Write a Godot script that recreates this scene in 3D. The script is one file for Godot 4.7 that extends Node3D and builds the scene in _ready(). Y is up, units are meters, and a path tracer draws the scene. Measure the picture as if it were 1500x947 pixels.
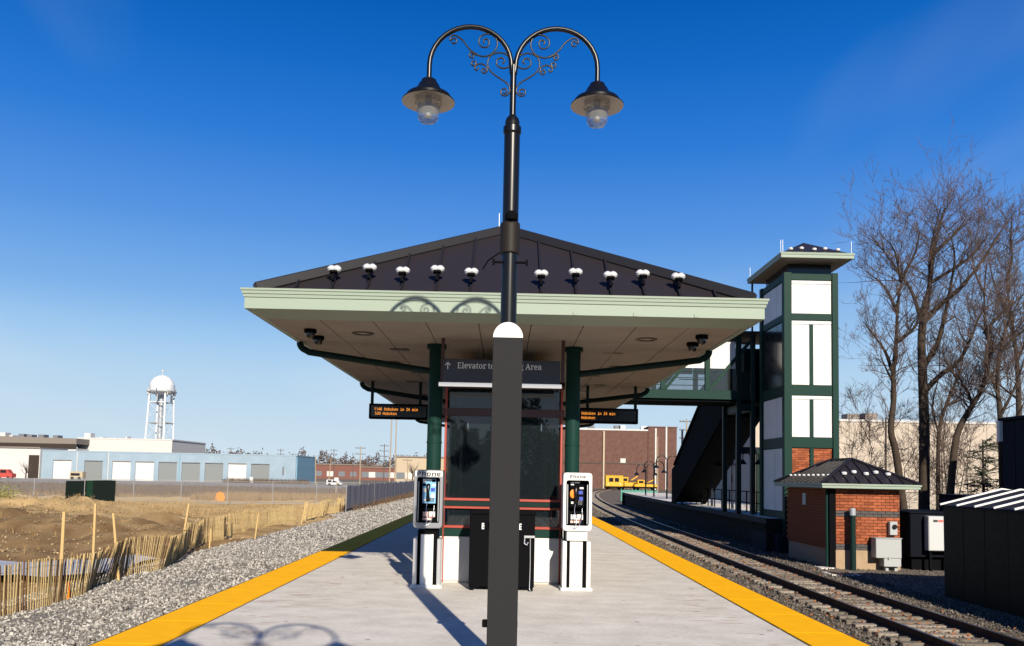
extends Node3D

# ---------------------------------------------------------------- mesh builder
class MB:
	var v := PackedVector3Array()
	var n := PackedVector3Array()
	var c := PackedColorArray()
	var col := Color(1, 1, 1)
	var use_col := false
	func tn(a: Vector3, b: Vector3, d: Vector3, na: Vector3, nb: Vector3, nd: Vector3) -> void:
		if (b - a).cross(d - a).dot(na + nb + nd) > 0.0:
			var t := b; b = d; d = t
			t = nb; nb = nd; nd = t
		v.push_back(a); v.push_back(b); v.push_back(d)
		n.push_back(na); n.push_back(nb); n.push_back(nd)
		if use_col:
			c.push_back(col); c.push_back(col); c.push_back(col)
	func tri(a: Vector3, b: Vector3, d: Vector3, hint: Vector3) -> void:
		var m := (b - a).cross(d - a)
		if m.length_squared() < 1e-16: return
		m = m.normalized()
		if m.dot(hint) < 0.0: m = -m
		tn(a, b, d, m, m, m)
	func quad(a: Vector3, b: Vector3, d: Vector3, e: Vector3, hint: Vector3) -> void:
		tri(a, b, d, hint); tri(a, d, e, hint)
	func box(p: Vector3, s: Vector3, b := Basis.IDENTITY, ch := 0.0) -> void:
		var h := s * 0.5
		var ax := [Vector3.RIGHT, Vector3.UP, Vector3.BACK]
		var hh := [h.x, h.y, h.z]
		for a in 3:
			var u: int = (a + 1) % 3
			var w: int = (a + 2) % 3
			for sg in [-1.0, 1.0]:
				var o: Vector3 = ax[a] * hh[a] * sg
				var du: Vector3 = ax[u] * (hh[u] - ch)
				var dw: Vector3 = ax[w] * (hh[w] - ch)
				quad(p + b * (o - du - dw), p + b * (o + du - dw), p + b * (o + du + dw), p + b * (o - du + dw), b * (ax[a] * sg))
			if ch > 0.0:
				for s1 in [-1.0, 1.0]:
					for s2 in [-1.0, 1.0]:
						var e1: Vector3 = ax[u] * hh[u] * s1 + ax[w] * (hh[w] - ch) * s2
						var e2: Vector3 = ax[u] * (hh[u] - ch) * s1 + ax[w] * hh[w] * s2
						var l: Vector3 = ax[a] * (hh[a] - ch)
						quad(p + b * (e1 - l), p + b * (e1 + l), p + b * (e2 + l), p + b * (e2 - l), b * (ax[u] * s1 + ax[w] * s2))
		if ch > 0.0:
			for sx in [-1.0, 1.0]:
				for sy in [-1.0, 1.0]:
					for sz in [-1.0, 1.0]:
						tri(p + b * Vector3(sx * h.x, sy * (h.y - ch), sz * (h.z - ch)), p + b * Vector3(sx * (h.x - ch), sy * h.y, sz * (h.z - ch)), p + b * Vector3(sx * (h.x - ch), sy * (h.y - ch), sz * h.z), b * Vector3(sx, sy, sz))
	func bar(a: Vector3, e: Vector3, w: float, d: float) -> void:   # rectangular bar from a to e
		var y := (e - a)
		var l := y.length()
		y = y / l
		var x := Vector3.RIGHT if absf(y.x) < 0.9 else Vector3.BACK
		var z := x.cross(y).normalized()
		x = y.cross(z)
		box((a + e) * 0.5, Vector3(w, l, d), Basis(x, y, z))
	func tube(pts: Array, rad, sides := 8, cap := true) -> void:
		var m := pts.size()
		if m < 2: return
		var prev := []
		var nrm := []
		var t0: Vector3 = (pts[1] - pts[0]).normalized()
		var x: Vector3 = t0.cross(Vector3.UP if absf(t0.y) < 0.9 else Vector3.RIGHT).normalized()
		for i in m:
			var t: Vector3
			if i == 0: t = t0
			elif i == m - 1: t = (pts[i] - pts[i - 1]).normalized()
			else: t = (pts[i + 1] - pts[i - 1]).normalized()
			x = (x - t * x.dot(t)).normalized()
			var y := t.cross(x)
			var r: float = rad[i] if rad is Array else rad
			var ring := []
			var rn := []
			for k in sides:
				var an := TAU * k / sides
				var d := x * cos(an) + y * sin(an)
				rn.push_back(d)
				ring.push_back(pts[i] + d * r)
			if i > 0:
				for k in sides:
					var k2 := (k + 1) % sides
					tn(prev[k], prev[k2], ring[k], nrm[k], nrm[k2], rn[k])
					tn(prev[k2], ring[k2], ring[k], nrm[k2], rn[k2], rn[k])
			if cap and (i == 0 or i == m - 1):
				for k in range(1, sides - 1):
					tri(ring[0], ring[k], ring[k + 1], -t if i == 0 else t)
			prev = ring
			nrm = rn
	func lathe(prof: Array, sides := 24, o := Vector3.ZERO, b := Basis.IDENTITY) -> void:   # prof: Vector2(r, y)
		for i in prof.size() - 1:
			var p: Vector2 = prof[i]
			var q: Vector2 = prof[i + 1]
			var d := q - p
			var pn := Vector2(d.y, -d.x).normalized()
			for k in sides:
				var a0 := TAU * k / sides
				var a1 := TAU * (k + 1) / sides
				var c0 := Vector3(cos(a0), 0, sin(a0))
				var c1 := Vector3(cos(a1), 0, sin(a1))
				var n0 := b * (c0 * pn.x + Vector3.UP * pn.y)
				var n1 := b * (c1 * pn.x + Vector3.UP * pn.y)
				var A := o + b * (c0 * p.x + Vector3.UP * p.y)
				var B := o + b * (c1 * p.x + Vector3.UP * p.y)
				var C := o + b * (c1 * q.x + Vector3.UP * q.y)
				var D := o + b * (c0 * q.x + Vector3.UP * q.y)
				if p.x > 1e-5: tn(A, B, C, n0, n1, n1)
				if q.x > 1e-5: tn(A, C, D, n0, n1, n0)
	func extrude(poly: PackedVector2Array, z0: float, z1: float, o := Vector3.ZERO, b := Basis.IDENTITY) -> void:
		var idx := Geometry2D.triangulate_polygon(poly)
		for i in range(0, idx.size(), 3):
			for zz in [[z0, -1.0], [z1, 1.0]]:
				var f := func(k: int) -> Vector3: return o + b * Vector3(poly[idx[k]].x, poly[idx[k]].y, zz[0])
				tri(f.call(i), f.call(i + 1), f.call(i + 2), b * Vector3(0, 0, zz[1] * signf(z1 - z0)))
		var cw := Geometry2D.is_polygon_clockwise(poly)
		for i in poly.size():
			var p := poly[i]
			var q := poly[(i + 1) % poly.size()]
			var d := q - p
			var on := Vector3(d.y, -d.x, 0) * (1.0 if not cw else -1.0)
			quad(o + b * Vector3(p.x, p.y, z0), o + b * Vector3(q.x, q.y, z0), o + b * Vector3(q.x, q.y, z1), o + b * Vector3(p.x, p.y, z1), b * on)
	func mesh(m: Material) -> ArrayMesh:
		var a := []
		a.resize(Mesh.ARRAY_MAX)
		a[Mesh.ARRAY_VERTEX] = v
		a[Mesh.ARRAY_NORMAL] = n
		if use_col: a[Mesh.ARRAY_COLOR] = c
		var me := ArrayMesh.new()
		me.add_surface_from_arrays(Mesh.PRIMITIVE_TRIANGLES, a)
		me.surface_set_material(0, m)
		return me

# ---------------------------------------------------------------- scene helpers
var M := {}
var used := {}
var rng := RandomNumberGenerator.new()
var cam: Camera3D
const FOCAL := 1230.0
const PY := 611.17

func P(x: float, y: float, z: float) -> Vector3:      # the point at depth z seen in photograph pixel (x, y)
	var d := cam.basis * Vector3((x - 750.0) / FOCAL, -(y - PY) / FOCAL, -1.0)
	return cam.position + d * (z / d.z)
func PX(x: float, y: float, X: float) -> Vector3:     # same, on the plane of constant X
	var d := cam.basis * Vector3((x - 750.0) / FOCAL, -(y - PY) / FOCAL, -1.0)
	return cam.position + d * (X / d.x)
func G(x: float, y: float, h: float) -> Vector3:      # same, on the ground at height h
	var d := cam.basis * Vector3((x - 750.0) / FOCAL, -(y - PY) / FOCAL, -1.0)
	return cam.position + d * ((h - cam.position.y) / d.y)

func numbered(nm: String) -> String:
	used[nm] = used.get(nm, -1) + 1
	return nm if used[nm] == 0 else "%s_%03d" % [nm, used[nm]]
func thing(nm: String, label: String, cat: String, at := Vector3.ZERO, group := "") -> Node3D:
	var o := Node3D.new()
	o.name = numbered(nm)
	add_child(o)
	o.position = at
	o.set_meta("label", label); o.set_meta("category", cat)
	if group != "": o.set_meta("group", group)
	return o
func one(nm: String, label: String, cat: String, mb: MB, m: Material, at := Vector3.ZERO, group := "") -> MeshInstance3D:
	var o := MeshInstance3D.new()
	o.mesh = mb.mesh(m)
	o.name = numbered(nm)
	add_child(o)
	o.position = at
	o.set_meta("label", label); o.set_meta("category", cat)
	if group != "": o.set_meta("group", group)
	return o
func part(par: Node, nm: String, mb: MB, m: Material, at := Vector3.ZERO) -> MeshInstance3D:
	return inst(par, nm, mb.mesh(m), at)
func inst(par: Node, nm: String, me: Mesh, at := Vector3.ZERO, b := Basis.IDENTITY) -> MeshInstance3D:
	var o := MeshInstance3D.new()
	o.mesh = me
	o.name = nm
	par.add_child(o, true)
	o.transform = Transform3D(b, at)
	return o
var boxes := {}
func bm(s: Vector3, m: Material, ch := 0.0) -> ArrayMesh:
	var k := [s, m, ch]
	if not boxes.has(k):
		var mb := MB.new()
		mb.box(Vector3.ZERO, s, Basis.IDENTITY, ch)
		boxes[k] = mb.mesh(m)
	return boxes[k]
func B(par: Node, nm: String, p: Vector3, s: Vector3, m: Material, ch := 0.0, b := Basis.IDENTITY) -> MeshInstance3D:
	return inst(par, nm, bm(s, m, ch), p, b)
func B2(par: Node, nm: String, a: Vector3, e: Vector3, m: Material, ch := 0.0) -> MeshInstance3D:   # box from corner to corner
	return B(par, nm, (a + e) * 0.5, (e - a).abs(), m, ch)
func struct(nm: String, me: Mesh, at := Vector3.ZERO) -> MeshInstance3D:
	var o := MeshInstance3D.new()
	o.mesh = me
	o.name = numbered(nm)
	add_child(o)
	o.position = at
	o.set_meta("kind", "structure")
	return o
func structn(nm: String) -> Node3D:
	var o := Node3D.new()
	o.name = numbered(nm)
	add_child(o)
	o.set_meta("kind", "structure")
	return o
func text(par: Node, nm: String, s: String, at: Vector3, em: float, m: Material, font := "Droid Sans", wide := 1.0, weight := 400) -> MeshInstance3D:
	var t := TextMesh.new()
	var f := SystemFont.new()
	f.font_names = PackedStringArray([font])
	f.font_weight = weight
	t.font = f
	t.font_size = 48
	t.pixel_size = em / 48.0
	t.depth = 0.004
	t.text = s
	t.material = m
	var o := inst(par, nm, t, at)
	o.scale = Vector3(wide, 1, 1)
	return o
func rot(x := 0.0, y := 0.0, z := 0.0) -> Basis:
	return Basis.from_euler(Vector3(deg_to_rad(x), deg_to_rad(y), deg_to_rad(z)))

# ---------------------------------------------------------------- materials
func lin(r: float, g: float, b: float) -> Color:
	return Color(r, g, b).linear_to_srgb()
func mat(nm: String, r: float, g: float, b: float, rough := 0.6, metal := 0.0, spec := 0.5) -> StandardMaterial3D:
	var m := StandardMaterial3D.new()
	m.albedo_color = lin(r, g, b)
	m.roughness = rough
	m.metallic = metal
	m.metallic_specular = spec
	M[nm] = m
	return m
func noise_img(freq: float, size: int, oct: int, seed: int) -> PackedByteArray:
	var f := FastNoiseLite.new()
	f.noise_type = FastNoiseLite.TYPE_SIMPLEX_SMOOTH
	f.fractal_type = FastNoiseLite.FRACTAL_FBM
	f.fractal_octaves = oct
	f.frequency = freq
	f.seed = seed
	var im := f.get_seamless_image(size, size)
	im.convert(Image.FORMAT_L8)
	return im.get_data()
# mottled colour texture from coarse and fine noise between two linear colours; span = metres per repeat
func tex_mat(nm: String, a: Color, b: Color, span: float, rough: float, coarse := 0.008, fine := 0.12, grain := 0.35, bump := 0.0, size := 512, seed := 1, world := true, stretch := Vector3.ONE) -> StandardMaterial3D:
	var c1 := noise_img(coarse, size, 5, seed)
	var c2 := noise_img(fine, size, 3, seed + 7)
	var out := PackedByteArray()
	out.resize(size * size * 3)
	var lut := PackedByteArray()
	lut.resize(256 * 3)
	for i in 256:
		var k := a.lerp(b, i / 255.0).linear_to_srgb()
		lut[i * 3] = int(k.r * 255.0); lut[i * 3 + 1] = int(k.g * 255.0); lut[i * 3 + 2] = int(k.b * 255.0)
	for i in size * size:
		var t := int(clampf(c1[i] * (1.0 - grain) + c2[i] * grain + (c2[i] - 128) * grain * 0.4, 0, 255)) * 3
		out[i * 3] = lut[t]; out[i * 3 + 1] = lut[t + 1]; out[i * 3 + 2] = lut[t + 2]
	var m := StandardMaterial3D.new()
	m.albedo_texture = ImageTexture.create_from_image(Image.create_from_data(size, size, false, Image.FORMAT_RGB8, out))
	m.roughness = rough
	m.metallic_specular = 0.2
	m.uv1_triplanar = true
	m.uv1_world_triplanar = world
	m.uv1_scale = stretch / span
	if bump > 0.0:
		var hi := Image.create_from_data(size, size, false, Image.FORMAT_L8, c2)
		hi.convert(Image.FORMAT_RGBA8)
		hi.bump_map_to_normal_map(bump)
		m.normal_enabled = true
		m.normal_texture = ImageTexture.create_from_image(hi)
	M[nm] = m
	return m
func glass(nm: String, r: float, g: float, b: float, alpha: float) -> void:
	var m := mat(nm, r, g, b, 0.02)
	m.transparency = BaseMaterial3D.TRANSPARENCY_ALPHA
	m.albedo_color.a = alpha
func glow(nm: String, r: float, g: float, b: float, e: float) -> void:
	var m := mat(nm, r * 0.3, g * 0.3, b * 0.3, 0.5)
	m.emission_enabled = true
	m.emission = lin(r, g, b)
	m.emission_energy_multiplier = e

func materials() -> void:
	tex_mat("concrete", Color(0.43, 0.40, 0.355), Color(0.63, 0.60, 0.555), 5.0, 0.95, 0.006, 0.05, 0.3, 0.6, 1024, 3)
	M.concrete.uv1_scale = Vector3(0.2, 0.2, 0.3)
	tex_mat("yellow", Color(0.76, 0.36, 0.001), Color(0.88, 0.44, 0.003), 1.5, 0.8, 0.01, 0.2, 0.4, 1.0, 512, 5)
	tex_mat("ballast", Color(0.07, 0.065, 0.055), Color(0.26, 0.245, 0.22), 2.0, 1.0, 0.05, 0.2, 0.6, 2.0, 512, 9)
	tex_mat("dirt_right", Color(0.06, 0.05, 0.04), Color(0.20, 0.17, 0.14), 3.0, 1.0, 0.02, 0.15, 0.5, 1.5, 512, 11)
	tex_mat("yard", Color(0.10, 0.085, 0.07), Color(0.22, 0.19, 0.15), 40.0, 1.0, 0.01, 0.06, 0.3, 0.0, 512, 13)
	tex_mat("asphalt_far", Color(0.16, 0.15, 0.15), Color(0.27, 0.26, 0.26), 30.0, 1.0, 0.01, 0.06, 0.3, 0.0, 256, 15)
	var d := tex_mat("dirt", Color(0.55, 0.52, 0.48), Color(1.0, 1.0, 1.0), 4.0, 1.0, 0.012, 0.12, 0.5, 2.0, 512, 17)
	d.vertex_color_use_as_albedo = true
	var fm := mat("fascia", 0.236, 0.290, 0.236, 0.6, 0.0, 0.3)
	fm.clearcoat_enabled = true; fm.clearcoat = 0.2
	mat("green_steel", 0.007, 0.030, 0.024, 0.5, 0.0, 0.22)
	mat("green_dark", 0.005, 0.018, 0.016, 0.5, 0.0, 0.25)
	mat("dark_steel", 0.004, 0.005, 0.006, 0.8, 0.0, 0.12)
	mat("roof", 0.017, 0.014, 0.016, 0.45, 0.0, 0.4)
	mat("roof_trim", 0.012, 0.011, 0.013, 0.45, 0.0, 0.4)
	tex_mat("soffit", Color(0.245, 0.212, 0.18), Color(0.305, 0.27, 0.232), 2.0, 0.7, 0.01, 0.1, 0.3, 0.0, 256, 21)
	mat("bronze", 0.05, 0.035, 0.025, 0.4, 0.4)
	mat("black_paint", 0.004, 0.004, 0.005, 0.30, 0.0, 0.4)
	mat("black_matt", 0.004, 0.004, 0.005, 0.8, 0.0, 0.12)
	mat("grey_panel", 0.019, 0.019, 0.0205, 0.7, 0.0, 0.2)
	mat("white_paint", 0.62, 0.62, 0.60, 0.45)
	mat("cabinet_grey", 0.40, 0.41, 0.41, 0.5)
	mat("white_guard", 0.7, 0.7, 0.7, 0.25, 0.2)
	mat("shade_inner", 0.45, 0.41, 0.36, 0.5)
	mat("alu", 0.60, 0.61, 0.63, 0.3, 0.7)
	mat("grey_metal", 0.34, 0.36, 0.38, 0.4, 0.3)
	mat("steel_grey", 0.30, 0.315, 0.32, 0.5)
	mat("red_trim", 0.30, 0.042, 0.026, 0.45)
	mat("maroon", 0.05, 0.02, 0.018, 0.5)
	mat("sign_face", 0.035, 0.032, 0.042, 0.35)
	mat("letter", 0.82, 0.82, 0.80, 0.5)
	mat("letter_black", 0.02, 0.02, 0.02, 0.5)
	mat("rubber", 0.018, 0.016, 0.016, 0.9)
	tex_mat("panel_white", Color(0.52, 0.52, 0.515), Color(0.62, 0.62, 0.61), 2.5, 0.5, 0.01, 0.1, 0.3, 0.0, 256, 23)
	mat("window_dark", 0.012, 0.013, 0.014, 0.15)
	mat("card_blue", 0.18, 0.42, 0.68, 0.4)
	mat("card_white", 0.75, 0.74, 0.72, 0.4)
	mat("card_red", 0.55, 0.10, 0.08, 0.4)
	mat("card_pink", 0.72, 0.48, 0.42, 0.4)
	mat("card_navy", 0.03, 0.06, 0.35, 0.4)
	mat("orange", 0.85, 0.22, 0.01, 0.4)
	mat("chrome", 0.7, 0.7, 0.7, 0.15, 0.9)
	mat("pole_box", 0.014, 0.011, 0.009, 0.55, 0.0, 0.3)
	mat("hood_steel", 0.30, 0.31, 0.33, 0.35, 0.6)
	mat("fabric_grey", 0.15, 0.15, 0.175, 0.9, 0.0, 0.1)
	tex_mat("wall_painted_shade", Color(0.010, 0.009, 0.008), Color(0.035, 0.030, 0.026), 2.0, 0.9, 0.02, 0.15, 0.4, 0.0, 256, 61)  # near-black tone holds the shade of the wall turned from the sun
	mat("leaf", 0.20, 0.075, 0.025, 0.9)
	mat("paint_mark", 0.54, 0.44, 0.39, 0.95, 0.0, 0.2)
	mat("concrete_stain", 0.335, 0.31, 0.285, 0.95, 0.0, 0.2)
	mat("camera_dome", 0.01, 0.01, 0.01, 0.1)
	glass("pane", 0.012, 0.018, 0.021, 0.45)
	glass("pane_clear", 0.05, 0.06, 0.06, 0.2)
	glass("lamp_glass", 0.22, 0.22, 0.21, 0.42)
	M.lamp_glass.roughness = 0.12
	glow("led", 1.0, 0.33, 0.04, 0.9)
	glow("tube_glow", 0.9, 0.88, 0.86, 0.35)
	M.tube_glow.albedo_color = lin(0.6, 0.6, 0.6)
	tex_mat("rail_side", Color(0.035, 0.022, 0.016), Color(0.09, 0.055, 0.04), 1.0, 0.8, 0.02, 0.2, 0.5, 0.0, 256, 25)
	mat("rail_top", 0.22, 0.20, 0.19, 0.3, 0.8)
	for i in 3:
		var k: float = [0.8, 1.0, 1.25][i]
		tex_mat("tie%d" % i, Color(0.085, 0.07, 0.055) * k, Color(0.28, 0.245, 0.205) * k, 1.2, 0.95, 0.02, 0.15, 0.5, 1.0, 256, 27 + i, true, Vector3(0.4, 2, 3))
	for i in 5:
		var k: float = [0.75, 0.9, 1.0, 1.12, 1.25][i]
		tex_mat("brick%d" % i, Color(0.205, 0.058, 0.026) * k, Color(0.295, 0.094, 0.046) * k, 0.7, 0.9, 0.03, 0.2, 0.5, 1.0, 128, 31 + i)
	tex_mat("brick_grey", Color(0.055, 0.05, 0.05), Color(0.10, 0.09, 0.088), 0.7, 0.9, 0.03, 0.2, 0.5, 0.0, 128, 37)
	mat("mortar", 0.26, 0.17, 0.115, 0.95)
	tex_mat("stone_base", Color(0.26, 0.18, 0.115), Color(0.36, 0.27, 0.18), 1.0, 0.95, 0.02, 0.2, 0.5, 0.0, 128, 39)
	tex_mat("picket", Color(0.31, 0.215, 0.095), Color(0.56, 0.43, 0.215), 0.6, 0.85, 0.02, 0.2, 0.5, 0.0, 128, 41)
	mat("stake", 0.46, 0.31, 0.13, 0.8)
	tex_mat("picket_dark", Color(0.10, 0.055, 0.03), Color(0.22, 0.13, 0.055), 0.6, 0.85, 0.02, 0.2, 0.5, 0.0, 128, 42)
	mat("galv", 0.26, 0.265, 0.27, 0.6, 0.2)
	mat("windscreen", 0.005, 0.009, 0.008, 0.9, 0.0, 0.2)
	mat("windscreen_green", 0.006, 0.024, 0.014, 0.9, 0.0, 0.2)
	mat("plastic_sheet", 0.30, 0.32, 0.365, 0.75)
	tex_mat("blue_wall", Color(0.205, 0.275, 0.335), Color(0.26, 0.335, 0.40), 12.0, 0.85, 0.01, 0.1, 0.3, 0.0, 256, 43)
	tex_mat("blue_side", Color(0.13, 0.25, 0.34), Color(0.2, 0.33, 0.42), 6.0, 0.85, 0.01, 0.1, 0.3, 0.0, 256, 45)
	mat("door_white", 0.55, 0.55, 0.55, 0.6)
	mat("door_grey", 0.19, 0.205, 0.21, 0.6)
	mat("grey_roof", 0.17, 0.145, 0.125, 0.8)
	mat("pale_wall", 0.46, 0.45, 0.435, 0.8)
	tex_mat("beige_wall", Color(0.36, 0.305, 0.25), Color(0.44, 0.385, 0.325), 20.0, 0.9, 0.01, 0.1, 0.3, 0.0, 256, 47)
	tex_mat("factory", Color(0.085, 0.045, 0.036), Color(0.145, 0.082, 0.066), 10.0, 0.9, 0.012, 0.15, 0.5, 0.0, 512, 49)
	mat("tank_white", 0.55, 0.565, 0.58, 0.5)
	mat("tank_dark", 0.12, 0.13, 0.15, 0.7)
	mat("yellow_paint", 0.55, 0.30, 0.008, 0.4)
	mat("red_paint", 0.38, 0.05, 0.04, 0.5)
	mat("tan_paint", 0.36, 0.29, 0.20, 0.6)
	mat("pole_wood", 0.30, 0.23, 0.15, 0.9)
	mat("pole_dark", 0.09, 0.07, 0.055, 0.9)
	tex_mat("bark", Color(0.018, 0.014, 0.011), Color(0.085, 0.064, 0.050), 1.5, 0.95, 0.03, 0.15, 0.5, 1.5, 256, 51, true, Vector3(2, 0.5, 2))
	mat("twig", 0.085, 0.056, 0.046, 0.9)
	mat("evergreen", 0.020, 0.030, 0.014, 0.8)
	mat("weed", 0.24, 0.155, 0.065, 0.9)
	mat("weed_dark", 0.10, 0.062, 0.036, 0.9)
	mat("green_bush", 0.20, 0.20, 0.05, 0.8)
	tex_mat("shed_side_shade", Color(0.009, 0.007, 0.0045), Color(0.026, 0.020, 0.013), 1.4, 0.5, 0.02, 0.2, 0.4, 0.0, 256, 53)  # colour darkened to carry the shade on the track-facing side
	mat("navy", 0.005, 0.006, 0.010, 0.7, 0.0, 0.15)
	mat("navy_light", 0.016, 0.019, 0.029, 0.7, 0.0, 0.15)
	mat("far_wood", 0.075, 0.05, 0.04, 0.95)
	mat("far_red", 0.15, 0.062, 0.047, 0.9)
	mat("fence_green", 0.05, 0.22, 0.17, 0.6)
	var st := mat("stone", 1, 1, 1, 0.95)
	st.vertex_color_use_as_albedo = true

# ---------------------------------------------------------------- build
func _ready() -> void:
	rng.seed = 20
	cam = Camera3D.new()
	cam.name = "camera"
	cam.position = Vector3(0, 1.65, 0)
	cam.rotation_degrees = Vector3(4.0, -0.3845, 1.15)
	cam.projection = Camera3D.PROJECTION_FRUSTUM
	cam.near = 0.1
	cam.far = 4000.0
	cam.size = 0.1 * 947.0 / FOCAL
	cam.frustum_offset = Vector2(0, 0.1 * (PY - 473.5) / FOCAL)
	add_child(cam)
	cam.current = true

	const EXPOSURE := 1.6
	# clear winter sky: colour by elevation, the same all round
	var grad := [[-90.0, 96, 84, 72], [-3.0, 128, 118, 104], [0.0, 206, 225, 238], [2.7, 200, 222, 238], [6.4, 180, 212, 239], [8.2, 163, 203, 240], [11.3, 125, 178, 234], [16.0, 88, 150, 226], [21.6, 45, 123, 214], [26.5, 20, 106, 197], [30.0, 8, 94, 182], [45.0, 0, 72, 155], [90.0, 0, 52, 120]]
	var cir := FastNoiseLite.new()
	cir.seed = 31
	cir.frequency = 0.012
	cir.fractal_octaves = 4
	var img := Image.create(512, 512, false, Image.FORMAT_RGBF)
	for y in 512:
		var el := 90.0 - (y + 0.5) / 512.0 * 180.0
		var k := 0
		while k < grad.size() - 2 and grad[k + 1][0] < el: k += 1
		var f := clampf((el - grad[k][0]) / (grad[k + 1][0] - grad[k][0]), 0.0, 1.0)
		var a := Color(grad[k][1] / 255.0, grad[k][2] / 255.0, grad[k][3] / 255.0).srgb_to_linear()
		var b := Color(grad[k + 1][1] / 255.0, grad[k + 1][2] / 255.0, grad[k + 1][3] / 255.0).srgb_to_linear()
		var c := a.lerp(b, f) / EXPOSURE
		for x in 512:
			var az := TAU * x / 512.0
			var up := Vector3(cos(az) * cos(deg_to_rad(el)), sin(deg_to_rad(el)), sin(az) * cos(deg_to_rad(el)))
			var w := 0.0
			if el > 0.5:
				# thin veils of high cloud, stretched along one direction
				var q := up / (up.y + 0.12)
				w = clampf(cir.get_noise_2d(q.x * 22.0 + q.z * 9.0, q.z * 70.0) * 1.2, 0.0, 1.0) * 0.17
			var e := c.lerp(Color(0.80, 0.86, 0.92) / EXPOSURE, w)
			img.set_pixel(x, y, Color(e.r, e.g, e.b))
	var sky := PanoramaSkyMaterial.new()
	sky.panorama = ImageTexture.create_from_image(img)
	var sk := Sky.new()
	sk.sky_material = sky
	var env := Environment.new()
	env.background_mode = Environment.BG_SKY
	env.sky = sk
	env.tonemap_mode = Environment.TONE_MAPPER_LINEAR
	env.tonemap_exposure = EXPOSURE
	env.sdfgi_enabled = true
	env.ssao_enabled = true
	env.ssil_enabled = true
	var we := WorldEnvironment.new()
	we.name = "environment"
	we.environment = env
	add_child(we)
	var sun := DirectionalLight3D.new()
	sun.name = "sun"
	sun.light_energy = 1.6
	sun.light_color = Color(1.0, 0.955, 0.88)
	sun.light_angular_distance = 0.5
	sun.shadow_enabled = true
	add_child(sun)
	sun.look_at_from_position(Vector3.ZERO, Vector3(-0.24, -0.53, -1.0))

	materials()
	ground()
	platform()
	deck_marks()
	railway()
	far_platform()
	canopy()
	shelter()
	elevator_tower()
	footbridge()
	hut()
	right_yard()
	left_yard()
	background_left()
	background_right()
	trees()
	lamps()
	furniture()
	gravel()

# ---------------------------------------------------------------- setting
func flat(x0: float, z0: float, x1: float, z1: float, y: float, m: Material) -> ArrayMesh:
	var mb := MB.new()
	mb.quad(Vector3(x0, y, z0), Vector3(x1, y, z0), Vector3(x1, y, z1), Vector3(x0, y, z1), Vector3.UP)
	return mb.mesh(m)

func track_x(z: float) -> float:
	var d := maxf(0.0, -z - 20.0)
	return 8.87 + 2.6e-4 * d * d + 1.0e-6 * d * d * d

func field_h(x: float, z: float) -> float:
	var n := fn.get_noise_2d(x * 6.0, z * 6.0) * 0.30 + fn.get_noise_2d(x * 22.0, z * 22.0) * 0.22 + fn.get_noise_2d(x * 70.0, z * 70.0) * 0.10
	var mound := 0.0
	for m in [[-22.0, -40.0, 6.0, 4.5, 0.55], [-17.5, -44.0, 3.5, 3.0, 0.55], [-29.0, -46.0, 6.0, 4.0, 0.6], [-34.0, -58.0, 7.0, 5.0, 0.7], [-31.0, -63.0, 3.0, 2.5, 0.5], [-24.0, -52.0, 7.0, 3.0, 0.3], [-15.5, -38.0, 2.5, 3.0, 0.35]]:
		var q := Vector2((x - m[0]) / m[2], (z - m[1]) / m[3]).length_squared()
		mound += 0.95 * m[4] * exp(-q) * (1.0 + 1.0 * fn.get_noise_2d(x * 40.0, z * 40.0))
	var edge := clampf((-10.6 - x) / 2.0, 0.0, 1.0)
	return -1.52 + (n * 0.9 + mound) * edge
var fn := FastNoiseLite.new()

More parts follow.
